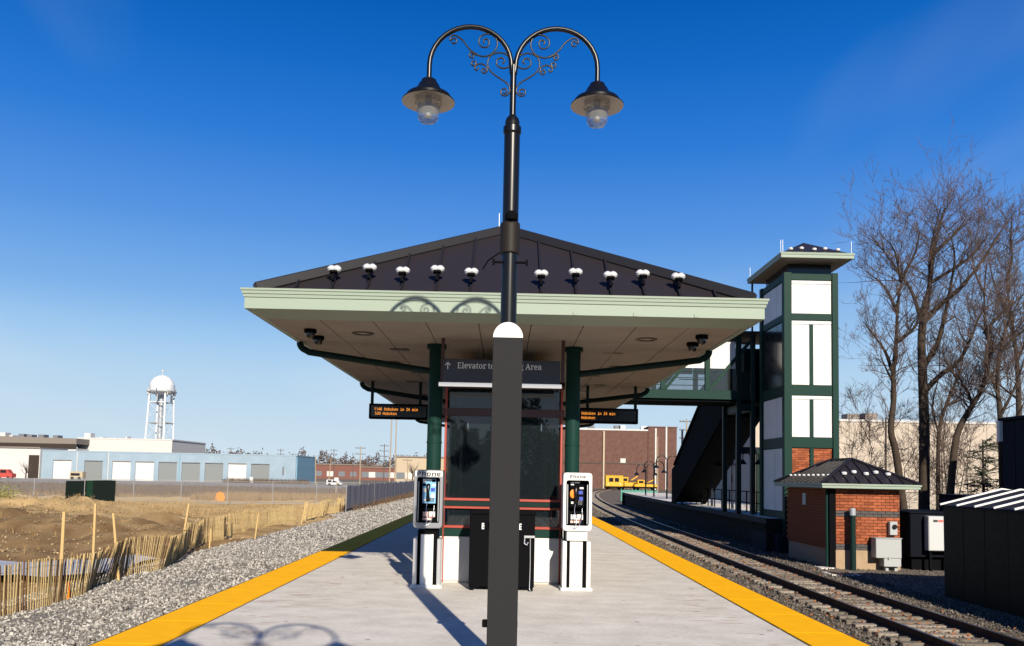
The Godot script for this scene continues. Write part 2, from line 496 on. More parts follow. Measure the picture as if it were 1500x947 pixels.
func ground() -> void:
	fn.seed = 4
	fn.frequency = 0.01
	fn.fractal_octaves = 3
	struct("ground", flat(-1500, 200, 1500, -2200, -1.75, M.yard))
	struct("ballast_bed", flat(-11.6, 12, -3.6, -140, -1.47, M.ballast))
	struct("track_bed", flat(3.5, 12, 30, -240, -1.46, M.dirt_right))
	struct("verge", flat(12.0, 12, 120, -240, -1.50, M.dirt_right))
	struct("road", flat(-260, -168, -14.0, -224, -1.70, M.asphalt_far))
	# the excavated field behind the picket fence
	var mb := MB.new()
	mb.use_col = true
	var st := 0.7
	var nx := 110
	var nz := 100
	var hs := []
	var cs := []
	for j in nz + 1:
		for i in nx + 1:
			var x := -11.0 - i * st * (1.0 + i * 0.006)
			var z := -8.0 - j * st * (1.0 + j * 0.002)
			hs.push_back(Vector3(x, field_h(x, z), z))
			var t := clampf((-z - 42.0) / 14.0 + (-x - 22.0) * -0.012 + fn.get_noise_2d(x * 12.0, z * 30.0) * 1.3, 0.0, 1.0)
			var w := clampf(fn.get_noise_2d(x * 50.0 + 300.0, z * 50.0) * 1.4 + 0.5, 0.0, 1.0)
			var dark := Color(0.20, 0.125, 0.058).lerp(Color(0.345, 0.232, 0.115), w)
			cs.push_back(dark.lerp(Color(0.60, 0.43, 0.205), t))
	var W := nx + 1
	var nn := []
	for j in nz + 1:
		for i in W:
			var l: Vector3 = hs[j * W + maxi(i - 1, 0)]
			var r: Vector3 = hs[j * W + mini(i + 1, nx)]
			var u: Vector3 = hs[maxi(j - 1, 0) * W + i]
			var d: Vector3 = hs[mini(j + 1, nz) * W + i]
			var q := (r - l).cross(d - u).normalized()
			nn.push_back(q if q.y > 0 else -q)
	for j in nz:
		for i in nx:
			var a := j * W + i
			for q in [[a, a + 1, a + W + 1], [a, a + W + 1, a + W]]:
				var k0 := mb.v.size()
				mb.tn(hs[q[0]], hs[q[1]], hs[q[2]], nn[q[0]], nn[q[1]], nn[q[2]])
				for k in 3:
					var p := mb.v[k0 + k]
					for s in q:
						if hs[s] == p: mb.c[k0 + k] = cs[s]
	struct("dirt_field", mb.mesh(M.dirt))

func platform() -> void:
	var p := structn("platform")
	var XL := -3.84
	var XR := 3.76
	# body and slabs
	B2(p, "retaining_wall", Vector3(XL + 0.25, -1.75, 8.0), Vector3(XR - 0.25, -0.26, -62.0), M.concrete)
	for z in [[8.0, -2.4], [-2.4, -18.4], [-18.4, -34.4], [-34.4, -62.0]]:
		B2(p, "concrete_slab", Vector3(XL + 0.04, -0.25, z[0] - 0.006), Vector3(XR - 0.04, 0.0, z[1] + 0.006), M.concrete, 0.004)
	for s in [[XL, -1.0], [XR, 1.0]]:
		var x: float = s[0]
		B2(p, "edge_strip", Vector3(x, -0.16, 8.0), Vector3(x - s[1] * 0.036, -0.002, -62.0), M.rubber)
		var xi: float = x - s[1] * 0.655
		B2(p, "joint_seal", Vector3(xi, -0.02, 8.0), Vector3(xi - s[1] * 0.014, 0.002, -62.0), M.rubber)
		var me := bm(Vector3(0.61, 0.012, 1.214), M.yellow, 0.003)
		for k in 50:
			inst(p, "tactile_plate", me, Vector3(x - s[1] * 0.345, 0.0035, 6.0 - k * 1.22))

func deck_marks() -> void:
	var p := get_node("platform")
	for q in [["paint_mark", 46, -2.55, 0.30, -7.6, -13.0], ["paint_mark", 34, 2.62, 0.26, -7.4, -12.5]]:
		for k in q[1]:
			var mb := MB.new()
			var c := Vector3(q[2] + rng.randfn() * q[3], 0.0025, rng.randf_range(q[5], q[4]))
			if absf(c.x) > 3.05: continue
			var n := 9
			var ln := rng.randf_range(0.05, 0.22)
			var wd := rng.randf_range(0.008, 0.03)
			var pts := []
			for i in n:
				var a := TAU * i / n
				pts.push_back(c + Vector3(cos(a) * ln, 0, sin(a) * wd) * rng.randf_range(0.5, 1.1))
			for i in n: mb.tri(c, pts[i], pts[(i + 1) % n], Vector3.UP)
			part(p, "paint_residue", mb, M.paint_mark)
	for k in 60:
		var mb := MB.new()
		var c := Vector3(rng.randf_range(-3.0, 3.0), 0.002, rng.randf_range(-16.0, -6.0))
		var r := 0.012 + 0.03 * pow(rng.randf(), 3.0)
		for i in 7:
			var a0 := TAU * i / 7.0
			var a1 := TAU * (i + 1) / 7.0
			mb.tri(c, c + Vector3(cos(a0), 0, sin(a0)) * r, c + Vector3(cos(a1), 0, sin(a1)) * r, Vector3.UP)
		part(p, "gum_spot", mb, M.concrete_stain)

func railway() -> void:
	var t := structn("railway_track")
	# two rails: head, web and foot swept along the curve
	for s in [-0.7525, 0.7525]:
		for prof in [["rail", [Vector2(-0.075, -0.17), Vector2(0.075, -0.17), Vector2(0.075, -0.155), Vector2(0.012, -0.13), Vector2(0.012, -0.045), Vector2(0.036, -0.035), Vector2(0.036, -0.004), Vector2(-0.036, -0.004), Vector2(-0.036, -0.035), Vector2(-0.012, -0.045), Vector2(-0.012, -0.13), Vector2(-0.075, -0.155)], "rail_side"], ["running_surface", [Vector2(-0.033, -0.0035), Vector2(0.033, -0.0035), Vector2(0.024, 0.002), Vector2(-0.024, 0.002)], "rail_top"]]:
			var mb := MB.new()
			var zs := []
			var z := 2.0
			while z > -235.0:
				zs.push_back(z)
				z -= 2.0 if z > -60.0 else 3.0
			for i in zs.size() - 1:
				var pr: Array = prof[1]
				for k in pr.size():
					var a: Vector2 = pr[k]
					var b: Vector2 = pr[(k + 1) % pr.size()]
					var x0: float = track_x(zs[i]) + s
					var x1: float = track_x(zs[i + 1]) + s
					mb.quad(Vector3(x0 + a.x, -1.2 + a.y, zs[i]), Vector3(x0 + b.x, -1.2 + b.y, zs[i]), Vector3(x1 + b.x, -1.2 + b.y, zs[i + 1]), Vector3(x1 + a.x, -1.2 + a.y, zs[i + 1]), Vector3(b.y - a.y, a.x - b.x, 0.0001))
			part(t, prof[0], mb, M[prof[2]])
	var ties := []
	for i in 3: ties.push_back(bm(Vector3(2.55, 0.16, 0.22), M["tie%d" % i], 0.012))
	var rest := MB.new()
	var z := -6.0
	var n := 0
	while z > -225.0:
		var x := track_x(z)
		var an := atan2(track_x(z - 1.0) - x, 1.0)
		if n < 290:
			inst(t, "sleeper", ties[rng.randi() % 3], Vector3(x + rng.randf_range(-0.05, 0.05), -1.452 + rng.randf_range(-0.012, 0.010), z), Basis(Vector3.UP, -an + rng.randf_range(-0.02, 0.02)))
		else:
			rest.box(Vector3(x, -1.455, z), Vector3(2.5, 0.16, 0.22), Basis(Vector3.UP, -an))
		n += 1
		z -= 0.51
	var r := part(t, "far_sleepers", rest, M.tie1)
	r.set_meta("kind", "stuff")

func far_platform() -> void:
	var p := structn("far_platform")
	var wall := MB.new()
	var top := MB.new()
	var lip := MB.new()
	var zs := []
	var z := -37.0
	while z >= -97.0:
		zs.push_back(z); z -= 3.0
	for i in zs.size() - 1:
		var a: float = track_x(zs[i]) + 2.65
		var b: float = track_x(zs[i + 1]) + 2.65
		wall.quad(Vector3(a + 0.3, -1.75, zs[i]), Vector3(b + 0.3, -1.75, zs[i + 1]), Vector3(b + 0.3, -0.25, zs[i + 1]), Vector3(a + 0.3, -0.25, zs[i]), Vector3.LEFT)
		top.quad(Vector3(a, 0, zs[i]), Vector3(b, 0, zs[i + 1]), Vector3(b + 5.0, 0, zs[i + 1]), Vector3(a + 5.0, 0, zs[i]), Vector3.UP)
		lip.quad(Vector3(a, -0.26, zs[i]), Vector3(b, -0.26, zs[i + 1]), Vector3(b, 0, zs[i + 1]), Vector3(a, 0, zs[i]), Vector3.LEFT)
		lip.quad(Vector3(a, -0.26, zs[i]), Vector3(b, -0.26, zs[i + 1]), Vector3(b + 0.32, -0.26, zs[i + 1]), Vector3(a + 0.32, -0.26, zs[i]), Vector3.DOWN)
	var xe: float = track_x(-97.0) + 2.65
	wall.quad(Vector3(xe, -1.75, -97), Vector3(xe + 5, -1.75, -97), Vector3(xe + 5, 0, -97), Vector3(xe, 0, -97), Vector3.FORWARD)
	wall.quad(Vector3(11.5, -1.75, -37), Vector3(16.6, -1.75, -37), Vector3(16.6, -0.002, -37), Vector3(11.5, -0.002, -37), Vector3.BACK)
	part(p, "retaining_wall", wall, M.wall_painted_shade)
	part(p, "deck", top, M.concrete)
	part(p, "edge_strip", lip, M.rubber)

# ---------------------------------------------------------------- canopy
func ring_profile(mb: MB, r: Rect2, pr: Array, side: int) -> void:
	# sweep pr (Vector2(outward, y)) along one side of the rectangle r (x, z); mitred corners
	for k in pr.size() - 1:
		var a: Vector2 = pr[k]
		var b: Vector2 = pr[k + 1]
		var c := func(q: Vector2, i: int) -> Vector3:
			var g := r.grow(q.x)
			var xs: Array = [g.position.x, g.end.x, g.end.x, g.position.x]
			var zz: Array = [g.end.y, g.end.y, g.position.y, g.position.y]
			return Vector3(xs[i % 4], q.y, zz[i % 4])
		var nrm: Vector3 = [Vector3.BACK, Vector3.RIGHT, Vector3.FORWARD, Vector3.LEFT][side]
		var d := b - a
		mb.quad(c.call(a, side), c.call(a, side + 1), c.call(b, side + 1), c.call(b, side), nrm * d.y + Vector3.UP * -d.x)

func canopy() -> void:
	var xl := -3.37
	var xr := 3.28
	var zf := -10.6
	var zb := -33.0
	var xc := (xl + xr) * 0.5
	var cn := thing("platform_canopy", "hipped dark metal station canopy with pale green fascia over the platform", "canopy", Vector3(xc, 0, -21.8))
	var o := -cn.position
	var rect := Rect2(xl, zb, xr - xl, zf - zb)
	var pr := [Vector2(-0.42, 3.655), Vector2(-0.03, 3.712), Vector2(0.0, 3.712), Vector2(0.0, 3.852), Vector2(0.014, 3.858), Vector2(0.018, 3.895), Vector2(0.030, 3.900), Vector2(0.034, 3.935), Vector2(0.046, 3.942), Vector2(0.048, 3.968), Vector2(-0.16, 3.972)]
	for s in 4:
		var mb := MB.new()
		ring_profile(mb, rect, pr.slice(1), s)
		part(cn, "fascia", mb, M.fascia, o)
		var ub := MB.new()
		var og := rect.grow(-0.03)
		var ig := Rect2(xl + 0.17, zb + 0.42, xr - xl - 0.34, zf - zb - 0.84)
		var oc := [Vector3(og.position.x, 3.712, og.end.y), Vector3(og.end.x, 3.712, og.end.y), Vector3(og.end.x, 3.712, og.position.y), Vector3(og.position.x, 3.712, og.position.y)]
		var ic := [Vector3(ig.position.x, 3.655, ig.end.y), Vector3(ig.end.x, 3.655, ig.end.y), Vector3(ig.end.x, 3.655, ig.position.y), Vector3(ig.position.x, 3.655, ig.position.y)]
		ub.quad(oc[s], oc[(s + 1) % 4], ic[(s + 1) % 4], ic[s], Vector3.DOWN)
		part(cn, "fascia_underside", ub, M.fascia, o)
	# joint clips on the fascia
	for x in [-1.05, 0.85, 1.62, 2.40]:
		B(cn, "joint_clip", Vector3(x, 3.735, zf + 0.006) + o, Vector3(0.05, 0.05, 0.012), M.fascia, 0.003)
	# soffit
	B2(cn, "soffit_backing", Vector3(xl + 0.3, 3.69, zf - 0.3) + o, Vector3(xr - 0.3, 3.72, zb + 0.3) + o, M.bronze)
	var px := 0.0
	var cols := 9
	var wx := (xr - xl - 0.34) / cols
	var rows := 16
	var wz := (zf - zb - 0.84) / rows
	var pm := bm(Vector3(wx - 0.010, 0.018, wz - 0.010), M.soffit, 0.003)
	for i in cols:
		for j in rows:
			inst(cn, "soffit_panel", pm, Vector3(xl + 0.17 + wx * (i + 0.5), 3.664 + rng.randf_range(-0.002, 0.002), zf - 0.42 - wz * (j + 0.5)) + o)
	# recessed ceiling lights
	var lm := MB.new()
	lm.lathe([Vector2(0.0, 0.004), Vector2(0.10, 0.004), Vector2(0.115, -0.012), Vector2(0.155, -0.010), Vector2(0.16, 0.006)], 24)
	var lme := lm.mesh(M.bronze)
	for z in [-12.0, -15.1, -18.2, -21.3, -24.4]:
		for x in [-2.09, 2.0]:
			inst(cn, "ceiling_light", lme, Vector3(x, 3.652, z) + o)
		for x in [-1.75, 1.7]:
			B(cn, "speaker_grille", Vector3(x, 3.651, z - 1.5) + o, Vector3(0.30, 0.012, 0.2), M.bronze, 0.003)
	# roof planes
	var ze := zf - 0.13
	var ex0 := xl + 0.10
	var ex1 := xr - 0.10
	var ye := 3.985
	var apex := Vector3(xc - 0.02, 5.30, zf - 1.75)
	var back := Vector3(xc - 0.02, 5.30, zb + 1.75)
	var c0 := Vector3(ex0, ye, ze)
	var c1 := Vector3(ex1, ye, ze)
	var d0 := Vector3(ex0, ye, zb + 0.13)
	var d1 := Vector3(ex1, ye, zb + 0.13)
	var rp := MB.new()
	rp.tri(c0, c1, apex, Vector3.BACK + Vector3.UP)
	part(cn, "roof_slope", rp, M.roof, o)
	rp = MB.new()
	rp.quad(c0, d0, back, apex, Vector3.LEFT + Vector3.UP)
	part(cn, "roof_slope", rp, M.roof, o)
	rp = MB.new()
	rp.quad(c1, d1, back, apex, Vector3.RIGHT + Vector3.UP)
	part(cn, "roof_slope", rp, M.roof, o)
	rp = MB.new()
	rp.tri(d0, d1, back, Vector3.FORWARD + Vector3.UP)
	part(cn, "roof_slope", rp, M.roof, o)
	# eave drip edge
	var ed := MB.new()
	ed.box(Vector3(xc, 3.985, ze + 0.02), Vector3(ex1 - ex0 + 0.08, 0.03, 0.04))
	part(cn, "eave_edge", ed, M.roof_trim, o)
	# hip caps and ridge cap
	for q in [[c0 + Vector3(0.02, 0.0, 0.02), apex], [c1 + Vector3(-0.02, 0.0, 0.02), apex], [d0, back], [d1, back], [apex, back]]:
		var hb := MB.new()
		var a: Vector3 = q[0]
		var e: Vector3 = q[1]
		var y := (e - a).normalized()
		var x := y.cross(Vector3.UP).normalized()
		var z := x.cross(y).normalized()
		hb.box((a + e) * 0.5 + z * 0.02, Vector3(0.15, (e - a).length() + 0.04, 0.13), Basis(x, y, z), 0.012)
		part(cn, "hip_cap", hb, M.roof_trim, o)
	# standing seams and snow guards on the front slope
	var up := Vector3(0, apex.y - ye, apex.z - ze).normalized()
	var nor := Vector3(0, -up.z, up.y)
	var slope := Vector3(0, apex.y - ye, apex.z - ze).length()
	var gx := [-2.30, -1.845, -1.40, -0.95, -0.50, 0.42, 0.875, 1.33, 1.765, 2.225]
	var seam_x := [-2.76, -0.04, 2.69]
	seam_x.append_array(gx)
	var guard := MB.new()
	var lob := []
	for k in 7:
		var a := PI * k / 6.0
		lob.push_back(Vector2(sin(a) * 0.056 * (1.0 - 0.12 * cos(a * 2.0)), -cos(a) * 0.054 + 0.012))
	guard.lathe(lob, 12, Vector3(-0.035, 0, 0), Basis(Vector3(1, 0, 0), Vector3(0, 1, 0), Vector3(0, 0, 0.7)))
	guard.lathe(lob, 12, Vector3(0.035, 0, 0), Basis(Vector3(1, 0, 0), Vector3(0, 1, 0), Vector3(0, 0, 0.7)))
	var gme := guard.mesh(M.white_guard)
	var stem := MB.new()
	stem.box(Vector3(0, -0.05, 0.02), Vector3(0.10, 0.035, 0.06), Basis.IDENTITY, 0.006)
	stem.box(Vector3(0, -0.12, 0), Vector3(0.035, 0.10, 0.035))
	var sme := stem.mesh(M.black_matt)
	for x in seam_x:
		var half: float = (xc - 0.02 - ex0) if x < xc else (ex1 - xc + 0.02)
		var f := 1.0 - absf(x - xc + 0.02) / half
		var l := slope * f - 0.07
		if l < 0.1: continue
		var base := Vector3(x, ye, ze)
		B(cn, "standing_seam", base + up * (l * 0.5) + nor * 0.022 + o, Vector3(0.028, l, 0.044), M.roof_trim, 0.0, Basis(Vector3.RIGHT, up, nor))
	for i in gx.size():
		var t: float = (0.31 if i % 2 == [0, 1][int(i >= 5)] else 0.38)
		if i == 4: t = 0.32
		var base := Vector3(gx[i], ye, ze) + up * t + nor * 0.15
		var g := inst(cn, "snow_guard", gme, base + o)
		inst(g, "clamp", sme, Vector3.ZERO, rot(-25))
	for sd in [-1.0, 1.0]:      # seams on the long slopes
		for k in 30:
			var z := zf - 2.2 - k * 0.66
			if z < zb + 2.0: break
			var e := Vector3(ex0 if sd < 0 else ex1, ye, z)
			var r2 := Vector3(apex.x, apex.y, z)
			var y := (r2 - e).normalized()
			var nz := Vector3(-y.y, y.x, 0) * (1.0 if y.x > 0 else -1.0)
			B(cn, "standing_seam", (e + r2) * 0.5 + nz * 0.02 + o, Vector3(0.03, (r2 - e).length() - 0.12, 0.04), M.roof_trim, 0.0, Basis(y.cross(nz), y, nz))
	var ar := MB.new()
	ar.tube([Vector3(-0.17, 5.36, -12.5), Vector3(-0.17, 5.62, -12.5)], 0.008, 5)
	part(cn, "lightning_rod", ar, M.alu, o)
	# columns with collars and the curved arms that carry the roof
	var cm := MB.new()
	cm.lathe([Vector2(0.17, 0.0), Vector2(0.17, 0.03), Vector2(0.112, 0.04), Vector2(0.112, 2.12), Vector2(0.12, 2.125), Vector2(0.12, 2.15), Vector2(0.112, 2.155), Vector2(0.112, 3.58), Vector2(0.15, 3.59), Vector2(0.15, 3.66)], 28)
	var cme := cm.mesh(M.green_steel)
	for z in [-12.95, -18.6, -24.25, -29.9]:
		for sd in [-1.0, 1.0]:
			var cx: float = -1.105 if sd < 0 else 1.025
			var ex: float = xl + 0.12 if sd < 0 else xr - 0.12
			var col := inst(cn, "column", cme, Vector3(cx, 0, z) + o)
			var am := MB.new()
			var pts := []
			var p0 := Vector3(cx + sd * 0.08, 3.24, z)
			var p1 := Vector3(ex - sd * 0.16, 3.50, z)
			for k in 6: pts.push_back(p0.lerp(p1, k / 5.0) )
			for k in range(1, 6):
				var a := PI * 0.5 * k / 5.0
				pts.push_back(p1 + Vector3(sd * 0.14 * sin(a), 0.02 + 0.13 * (1.0 - cos(a)), 0))
			am.tube(pts, 0.052, 10)
			part(cn, "support_arm", am, M.green_dark, o)

func shelter() -> void:
	var zf := -12.98
	var zb := -21.0
	var xl := -0.985
	var xr := 0.90
	var s := thing("waiting_shelter", "glazed platform waiting shelter with white base panels and red and green rails", "shelter", Vector3(-0.05, 0, -17.0))
	var o := -s.position
	B2(s, "ceiling", Vector3(xl, 3.04, zf) + o, Vector3(xr, 3.12, zb) + o, M.black_matt)
	B2(s, "floor_plinth", Vector3(xl + 0.02, 0.0, zf - 0.02) + o, Vector3(xr - 0.02, 0.05, zb) + o, M.concrete)
	# front wall: base panels, rails and panes
	for q in [[xl + 0.0, -0.36], [-0.352, 0.26], [0.268, xr]]:
		B2(s, "base_panel", Vector3(q[0], 0.03, zf) + o, Vector3(q[1], 0.70, zf - 0.05) + o, M.panel_white, 0.004)
	for q in [["green_rail", 0.705, 0.83, "green_steel", 0.05], ["red_rail", 0.832, 0.872, "red_trim", 0.065], ["red_rail", 1.13, 1.165, "red_trim", 0.06], ["green_rail", 1.167, 1.25, "green_dark", 0.05], ["red_rail", 1.252, 1.29, "red_trim", 0.065], ["mullion", 2.56, 2.68, "maroon", 0.05], ["mullion", 2.99, 3.05, "maroon", 0.05]]:
		B2(s, q[0], Vector3(xl, q[1], zf + q[4] - 0.04) + o, Vector3(xr, q[2], zf - 0.04) + o, M[q[3]], 0.004)
	for q in [[0.872, 1.13], [1.29, 2.56], [2.68, 2.99]]:
		for k in 2:
			B2(s, "window_pane", Vector3([xl + 0.10, -0.015][k], q[0], zf - 0.020) + o, Vector3([-0.065, xr - 0.08][k], q[1], zf - 0.028) + o, M.pane)
	B2(s, "mullion", Vector3(-0.06, 0.70, zf - 0.002) + o, Vector3(-0.02, 3.0, zf - 0.04) + o, M.maroon)
	for x in [xl + 0.05, xr - 0.04]:
		for z in [zf - 0.02, -15.6, -18.3, zb]:
			B(s, "corner_post", Vector3(x, 1.525, z) + o, Vector3(0.032, 3.05, 0.06), M.red_trim if z > -13.5 else M.maroon, 0.005)
		for q in [[0.05, 0.70, "panel_white"], [0.70, 0.87, "green_steel"], [1.13, 1.29, "red_trim"], [2.56, 2.68, "maroon"]]:
			B2(s, "side_rail" if q[0] > 0.1 else "base_panel", Vector3(x - 0.02, q[0], zf - 0.08) + o, Vector3(x + 0.02, q[1], zb) + o, M[q[2]])
		for z in [[-13.06, -15.55], [-15.65, -18.25], [-18.35, -20.95]]:
			for q in [[0.872, 1.128], [1.292, 2.558], [2.682, 3.038]]:
				B2(s, "window_pane", Vector3(x - 0.004, q[0], z[0]) + o, Vector3(x + 0.004, q[1], z[1]) + o, M.pane_clear)
	B2(s, "rear_wall", Vector3(xl + 0.10, 0.05, zb + 0.03) + o, Vector3(xr - 0.09, 3.04, zb - 0.03) + o, M.window_dark)
	B2(s, "inner_partition", Vector3(xl + 0.22, 0.05, -15.9) + o, Vector3(xr - 0.20, 2.5, -15.96) + o, M.navy)
	B2(s, "map_board", Vector3(-0.62, 1.35, -15.88) + o, Vector3(-0.22, 1.95, -15.895) + o, M.navy_light)
	# bench inside
	var b := thing("bench", "dark slatted bench inside the glazed waiting shelter", "bench", Vector3(0.0, 0.05, -15.4))
	for k in 4: B(b, "slat", Vector3(0, 0.45, -0.18 + k * 0.12), Vector3(1.3, 0.03, 0.09), M.dark_steel, 0.005)
	for x in [-0.55, 0.55]:
		B(b, "leg", Vector3(x, 0.215, 0), Vector3(0.06, 0.43, 0.4), M.dark_steel)

# ---------------------------------------------------------------- street lamps
func spline(pts: Array, per := 7) -> Array:
	var out := []
	for i in pts.size() - 1:
		var a: Vector3 = pts[maxi(i - 1, 0)]
		var b: Vector3 = pts[i]
		var c: Vector3 = pts[i + 1]
		var d: Vector3 = pts[mini(i + 2, pts.size() - 1)]
		for k in per:
			out.push_back(b.cubic_interpolate(c, a, d, float(k) / per))
	out.push_back(pts[-1])
	return out

func lamps() -> void:
	var L := thing("street_lamp", "black twin-arm scrollwork lamp post with a grey panel, before the canopy", "lamp post", Vector3(0.0, 0, -7.25), "twin-arm platform lamps")
	var mb := MB.new()
	mb.lathe([Vector2(0.16, 0.0), Vector2(0.16, 0.03), Vector2(0.10, 0.05), Vector2(0.075, 0.10), Vector2(0.0715, 0.4), Vector2(0.070, 4.68)], 24)
	part(L, "pole", mb, M.black_paint)
	mb = MB.new()
	mb.lathe([Vector2(0.070, 4.66), Vector2(0.080, 4.68), Vector2(0.080, 4.73), Vector2(0.062, 4.745), Vector2(0.066, 4.775), Vector2(0.055, 4.81), Vector2(0.03, 4.84)], 24)
	part(L, "collar", mb, M.black_paint)
	mb = MB.new()
	mb.tube([Vector3(0, 4.80, 0), Vector3(0, 5.30, 0)], 0.028, 16)
	part(L, "upper_pole", mb, M.black_paint)
	var q := 0.001494
	var S := func(x: float, y: float) -> Vector3: return Vector3((x - 752.0) * q, 5.36 - (y - 297.0) * q, 0)
	for sd in [-1.0, 1.0]:
		var arm := MB.new()
		var pts := [Vector3(sd * 0.012, 5.22, 0)]
		for k in 19:
			var a := PI * k / 18.0
			pts.push_back(Vector3(sd * (0.384 - 0.366 * cos(a)), 5.285 + 0.363 * sin(a), 0))
		pts.push_back(Vector3(sd * 0.75, 5.14, 0))
		arm.tube(pts, 0.0225, 14)
		part(L, "arm", arm, M.black_paint)
		var curls := [
			[[378, 205], [400, 210], [408, 190], [392, 178], [370, 192], [372, 170], [400, 160], [445, 190], [480, 235], [520, 268], [570, 287], [625, 265], [652, 215], [638, 165], [598, 145], [556, 160], [540, 195], [556, 225], [590, 228], [604, 200], [590, 178], [568, 186], [574, 204]],
			[[692, 505], [706, 512], [716, 495], [700, 482], [680, 492], [684, 518], [710, 524], [732, 500], [724, 460], [690, 430], [640, 398], [606, 362], [597, 320], [615, 280], [660, 260], [708, 272], [733, 310], [722, 346], [686, 356], [654, 338], [652, 306], [680, 292], [698, 312], [684, 328]],
			[[598, 372], [578, 390], [562, 376], [576, 362], [592, 376], [590, 350], [560, 332], [530, 340], [520, 362], [534, 372], [542, 358]],
			[[530, 330], [515, 345], [500, 335], [508, 318], [526, 320], [522, 345], [540, 335]],
			[[545, 282], [515, 272], [494, 262], [486, 284], [504, 298], [512, 282], [500, 276]],
		]
		var sc := MB.new()
		for cv in curls:
			var pp := []
			for p in cv:
				var v: Vector3 = S.call(p[0], p[1])
				v.x *= -sd
				pp.push_back(v)
			sc.tube(spline(pp, 5), 0.0075, 6)
		part(L, "scrollwork", sc, M.black_paint)
		var hd := Node3D.new()
		var sh := MB.new()
		sh.lathe([Vector2(0.232, 4.944), Vector2(0.236, 4.950), Vector2(0.210, 4.962), Vector2(0.206, 4.985), Vector2(0.195, 5.002), Vector2(0.160, 5.020), Vector2(0.128, 5.040), Vector2(0.108, 5.068), Vector2(0.092, 5.100), Vector2(0.072, 5.128), Vector2(0.066, 5.145), Vector2(0.045, 5.158), Vector2(0.023, 5.162)], 36)
		var head := part(L, "lamp_head", sh, M.black_paint, Vector3(sd * 0.75, 0, 0))
		hd.free()
		var inn := MB.new()
		inn.lathe([Vector2(0.234, 4.942), Vector2(0.150, 4.985), Vector2(0.10, 5.0), Vector2(0.0, 5.0)], 36)
		part(head, "reflector", inn, M.shade_inner)
		var gl := MB.new()
		gl.lathe([Vector2(0.118, 4.985), Vector2(0.118, 4.925), Vector2(0.100, 4.915), Vector2(0.096, 4.86), Vector2(0.099, 4.855), Vector2(0.096, 4.83), Vector2(0.090, 4.795), Vector2(0.072, 4.768), Vector2(0.0, 4.762)], 28)
		part(head, "glass_globe", gl, M.lamp_glass)
		var so := MB.new()
		so.lathe([Vector2(0.0, 4.80), Vector2(0.03, 4.81), Vector2(0.036, 4.86), Vector2(0.025, 4.91), Vector2(0.03, 5.0)], 16)
		part(head, "bulb", so, M.grey_metal)
	# grey panel with a white half-round top, held to the pole by band clamps
	var pb := MB.new()
	pb.box(Vector3(0, 1.47, 0.10), Vector3(0.256, 2.72, 0.035), Basis.IDENTITY, 0.004)
	part(L, "panel", pb, M.grey_panel)
	var cap := PackedVector2Array()
	for k in 21:
		var a := PI * k / 20.0
		cap.push_back(Vector2(cos(a) * 0.128, sin(a) * 0.132))
	var cb := MB.new()
	cb.extrude(cap, 0.0825, 0.1175, Vector3(0, 2.832, 0))
	var cp := part(L, "panel_cap", cb, M.white_paint)
	for x in [-0.09, 0.09]:
		var sb := MB.new()
		sb.lathe([Vector2(0.006, 0), Vector2(0.006, 0.004), Vector2(0, 0.004)], 8, Vector3(x, 2.865, 0.1175), rot(90))
		part(cp, "screw", sb, M.grey_metal)
	for y in [0.40, 1.22, 2.5]:
		B(L, "band_clamp", Vector3(-0.02, y, 0.05), Vector3(0.30 if y < 2.0 else 0.2, 0.06, 0.06), M.black_matt, 0.006)
	# fittings on the pole above the panel
	mb = MB.new()
	mb.lathe([Vector2(0.066, 3.585), Vector2(0.090, 3.59), Vector2(0.092, 3.60), Vector2(0.092, 3.845), Vector2(0.086, 3.86), Vector2(0.066, 3.865)], 8, Vector3.ZERO, rot(0, 22.5, 0))
	part(L, "junction_box", mb, M.pole_box)
	mb = MB.new()
	mb.lathe([Vector2(0.0, 3.87), Vector2(0.05, 3.875), Vector2(0.055, 3.92), Vector2(0.03, 3.95), Vector2(0, 3.955)], 16, Vector3(0.01, 0, 0.07))
	part(L, "sensor", mb, M.black_matt)
	mb = MB.new()
	mb.tube([Vector3(-0.14, 3.505, 0.04), Vector3(0.15, 3.505, 0.04)], 0.011, 8)
	for x in [-0.14, 0.15]: mb.box(Vector3(x, 3.505, 0.04), Vector3(0.02, 0.05, 0.03))
	mb.tube([Vector3(-0.09, 3.60, 0.0), Vector3(-0.19, 3.54, -0.05), Vector3(-0.24, 3.50, -0.2)], 0.006, 6)
	part(L, "cross_bar", mb, M.black_matt)
	# the next lamp of the row stands behind the photographer and throws its shadow on the deck
	var L2 := L.duplicate()
	L2.name = numbered("street_lamp")
	add_child(L2)
	L2.position = Vector3(-0.02, 0, 1.45)
	L2.set_meta("label", "matching black twin-arm lamp post whose shadow lies on the concrete")

